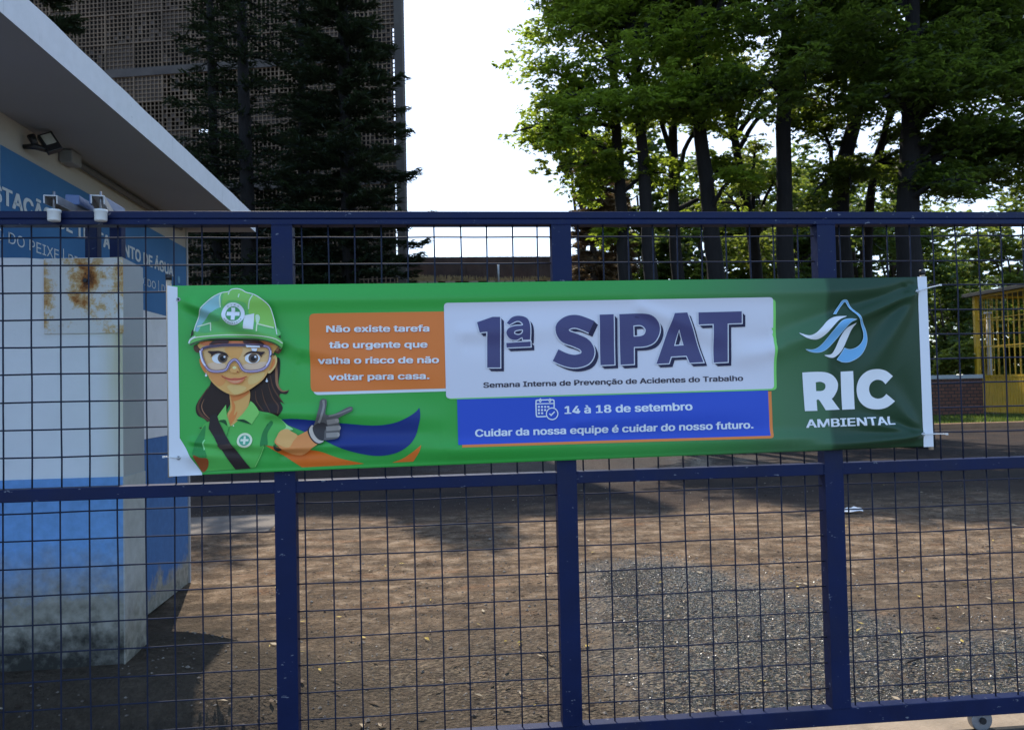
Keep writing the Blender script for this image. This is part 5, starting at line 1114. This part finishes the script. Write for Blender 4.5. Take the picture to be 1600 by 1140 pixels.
def bush(c, rx, ry, rz, n, mat, label, name="leafy_tree", cat="tree", group="lit trees beyond the trunks", L=0.32, stem=True, k=26):
    o = empty(name, (c[0], c[1], 0), label, cat, group)
    if stem:
        s = MB().tube([(c[0], c[1], 0), (c[0] + .1, c[1], c[2] * .5), (c[0], c[1], c[2])], [0.16, 0.12, 0.07], 8)
        for q in range(7):
            a = random.uniform(0, 6.28); s.tube([(c[0], c[1], c[2] * .55), (c[0] + math.cos(a) * rx * .4, c[1] + math.sin(a) * ry * .4, c[2]), (c[0] + math.cos(a) * rx * .8, c[1] + math.sin(a) * ry * .8, c[2] + rz * random.uniform(-.2, .7))], [0.07, 0.05, 0.02], 6)
        s.build("trunk", M_bark2, o, True)
    n = int(n * 2.2); k = int(k * 1.5)
    C, D, Nn = [], [], []
    for q in range(k):
        a = RNG.normal(size=3); a /= np.linalg.norm(a); a *= RNG.random() ** 0.35; sz = RNG.uniform(.28, .5)
        P_, D_, N_ = pad_points(np.array(c) + a * np.array([rx, ry, rz]), rx * sz, ry * sz, rz * sz * .6, n // k, 10); C.append(P_); D.append(D_); Nn.append(N_)
    C = np.concatenate(C); Nn = np.concatenate(Nn); Nn[:, :2] *= 2
    leaves("crown", C, np.concatenate(D), Nn, RNG.uniform(L * .6, L * 1.2, len(C)), RNG.uniform(L * .3, L * .55, len(C)), mat, o)
def pbush(px, py, Y, rx, rz, n, mat, label, **kw):
    c = at(px, py, Y); bush((c.x, c.y, c.z), rx, rx * .8, rz, n, mat, label, **kw)
M_leafG = leaf_mat("mid_leaf", (0.06, 0.10, 0.02), (0.20, 0.27, 0.04), 0.48)
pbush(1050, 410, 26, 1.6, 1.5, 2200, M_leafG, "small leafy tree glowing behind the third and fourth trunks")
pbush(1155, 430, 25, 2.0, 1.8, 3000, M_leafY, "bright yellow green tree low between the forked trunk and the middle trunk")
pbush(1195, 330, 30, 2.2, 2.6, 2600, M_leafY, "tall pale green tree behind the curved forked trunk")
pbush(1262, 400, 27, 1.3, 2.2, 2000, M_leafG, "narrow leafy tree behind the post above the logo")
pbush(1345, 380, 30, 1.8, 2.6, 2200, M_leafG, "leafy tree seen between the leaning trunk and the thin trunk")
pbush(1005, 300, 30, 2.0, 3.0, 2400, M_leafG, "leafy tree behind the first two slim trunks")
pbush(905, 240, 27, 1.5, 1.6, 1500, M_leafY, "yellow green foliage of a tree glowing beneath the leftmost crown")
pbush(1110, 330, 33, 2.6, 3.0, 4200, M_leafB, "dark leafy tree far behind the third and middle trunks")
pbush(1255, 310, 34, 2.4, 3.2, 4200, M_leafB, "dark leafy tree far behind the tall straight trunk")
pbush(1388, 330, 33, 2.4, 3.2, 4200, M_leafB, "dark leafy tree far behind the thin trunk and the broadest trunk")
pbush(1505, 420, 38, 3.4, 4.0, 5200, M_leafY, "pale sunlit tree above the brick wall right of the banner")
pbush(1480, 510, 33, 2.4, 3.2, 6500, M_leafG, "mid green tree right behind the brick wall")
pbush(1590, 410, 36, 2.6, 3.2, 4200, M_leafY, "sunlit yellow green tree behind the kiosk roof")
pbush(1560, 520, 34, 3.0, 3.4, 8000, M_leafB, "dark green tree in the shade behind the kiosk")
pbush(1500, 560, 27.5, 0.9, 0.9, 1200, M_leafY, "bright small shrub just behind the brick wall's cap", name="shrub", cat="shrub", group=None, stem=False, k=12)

# ------------------------------------------------------------------ right background: brick wall, kiosk, lawn, kerb
m, nt, p = new_mat("red_brick"); bt = N(nt, "ShaderNodeTexBrick"); co = N(nt, "ShaderNodeTexCoord").outputs["Object"]
sp = N(nt, "ShaderNodeSeparateXYZ"); cb = N(nt, "ShaderNodeCombineXYZ"); nt.links.new(co, sp.inputs[0]); nt.links.new(sp.outputs[0], cb.inputs[0]); nt.links.new(sp.outputs[2], cb.inputs[1]); nt.links.new(cb.outputs[0], bt.inputs[0])
bt.inputs["Color1"].default_value = (0.11, 0.04, 0.025, 1); bt.inputs["Color2"].default_value = (0.16, 0.062, 0.035, 1); bt.inputs["Mortar"].default_value = (0.03, 0.022, 0.02, 1); bt.inputs["Scale"].default_value = 1.0
bt.inputs["Brick Width"].default_value = 0.26; bt.inputs["Row Height"].default_value = 0.13; bt.inputs["Mortar Size"].default_value = 0.02
nt.links.new(bt.outputs[0], p.inputs["Base Color"]); p.inputs["Roughness"].default_value = 0.9; M_brick = m
YW = 24.6
a, b = at(1380, 590, YW), at(1535, 588, YW)
bwl = empty("brick_wall", ((a.x + b.x) / 2, YW, 0), "low red brick wall with grey cap right of the banner", "wall")
MB().box(a.x, b.x, YW, YW + 0.25, -0.05, a.z - 0.10).build("brickwork", M_brick, bwl)
MB().box(a.x - 0.05, b.x + 0.05, YW - 0.05, YW + 0.30, a.z - 0.098, a.z + 0.05).build("cap", paint("grey_cap", (0.34, 0.36, 0.36), 0.8, 0.1, 3, 0.1), bwl, bevel=0.01)
def kiosk():
    M_y = paint("yellow_paint", (0.66, 0.40, 0.012), 0.55, 0.12, 3, 0.05, dirt=(0.25, 0.14, 0.03), dirt_amt=0.5)
    Y2 = 26.6; Y = 23.0; c = at(1528, 589, Y2); xl = c.x; zr = c.z + 0.05; zr2 = at(1505, 465, Y2 + .4).z
    k = empty("kiosk", (xl + 1.6, Y + 1.8, 0), "yellow open sided kiosk with slatted half walls and thin flat roof", "kiosk")
    for (px, py) in ((xl, Y), (xl + 3.4, Y), (xl, Y2), (xl + 3.4, Y2)):
        MB().box(px - 0.07, px + 0.07, py - 0.07, py + 0.07, 0, zr2 - 0.002).build("post", M_y, k)
    def slats(n, f):
        sl_ = MB()
        for i in range(n):
            x, y, dx, dy = f(i / (n - 1)); sl_.box(x - dx, x + dx, y - dy, y + dy, 0.12, zr - 0.06)
        sl_.box(*((xl - .03, xl + .03, Y + .071, Y2 - .071) if dx < dy else (xl + .071, xl + 3.329, y - .03, y + .03)), zr - 0.059, zr + 0.03)
        sl_.build("slat_panel", M_y, k)
        cg = MB(); m_ = int(n * 0.55)
        for i in range(m_):
            x, y, dx, dy = f(i / (m_ - 1)); cg.box(x - .010, x + .010, y - .010, y + .010, zr + 0.031, zr2 - 0.101)
        cg.box(*((xl - .03, xl + .03, Y + .071, Y2 - .071) if dx < dy else (xl + .071, xl + 3.329, y - .03, y + .03)), zr2 - 0.10, zr2 - 0.004)
        for zz in (0.36, 0.7): cg.box(*((xl - .012, xl + .012, Y + .071, Y2 - .071) if dx < dy else (xl + .071, xl + 3.329, y - .012, y + .012)), zr + (zr2 - zr) * zz - .02, zr + (zr2 - zr) * zz + .02)
        cg.build("cage_bars", M_y, k)
    slats(24, lambda t: (xl, Y + 0.15 + 3.3 * t, 0.02, 0.048)); slats(24, lambda t: (xl + 0.15 + 3.1 * t, Y2, 0.048, 0.02)); slats(24, lambda t: (xl + 0.15 + 3.1 * t, Y, 0.048, 0.02))
    MB().box(at(1505, 465, Y2 + .4).x, xl + 4.2, Y - 1.6, Y2 + .5, zr2, zr2 + 0.14).build("roof", paint("grey_roof_sheet", (0.07, 0.07, 0.066), 0.6, 0.1, 2, 0.1), k, bevel=0.01)
    MB().box(xl + 0.55, xl + 1.9, Y + 1.2, Y + 1.25, zr + 0.05, zr + 1.0).build("notice_board", paint("pale_board", (0.55, 0.53, 0.62), 0.6, 0.15, 2.5, 0, dirt=(0.40, 0.10, 0.06), dirt_amt=0.9), k)
    MB().box(xl + 0.9, xl + 1.25, Y + 1.12, Y + 1.195, zr - 0.5, zr + 0.85).build("red_panel", paint("faded_red", (0.32, 0.07, 0.04), 0.6, 0.15, 3, 0), k)
kiosk()
lp = at(1546, 590, 26.5); lq = at(1544, 490, 26.5)
lm = empty("lamp_post", (lp.x, 26.5, 0), "pale slim post standing behind the kiosk", "post")
MB().tube([(lp.x, 26.5, 0), (lq.x, 26.5, lq.z)], [0.10, 0.075], 10).build("shaft", paint("pale_post", (0.5, 0.48, 0.44), 0.7, 0.1, 3, 0), lm, True)
MB().box(lq.x - .12, lq.x + .12, 26.4, 26.6, lq.z, lq.z + .08).build("cap", M_steel, lm)
lawn = MB().box(9.5, 40, 19.3, 24.6, -0.2, 0.06).build("lawn", paint("grass_ground", (0.05, 0.085, 0.02), 0.95, 0.4, 2, 0.4)); tag(lawn, kind="structure")
n = 9000; gx = RNG.uniform(10, 26, n); gy = RNG.uniform(19.4, 24.5, n)
leaves_o = leaves("grass", np.stack([gx, gy, np.full(n, 0.10)], 1), np.stack([RNG.normal(0, .4, n), RNG.normal(0, .4, n), np.ones(n)], 1), RNG.normal(size=(n, 3)), RNG.uniform(.1, .22, n), RNG.uniform(.02, .04, n), M_leafG)
tag(leaves_o, "short green grass on the strip before the brick wall", "grass", kind="stuff")
kb = MB().box(9.0, 40, 19.05, 19.298, -0.2, 0.14).build("kerb", paint("clay_kerb", (0.34, 0.19, 0.10), 0.9, 0.15, 3, 0.2), bevel=0.01); tag(kb, kind="structure")
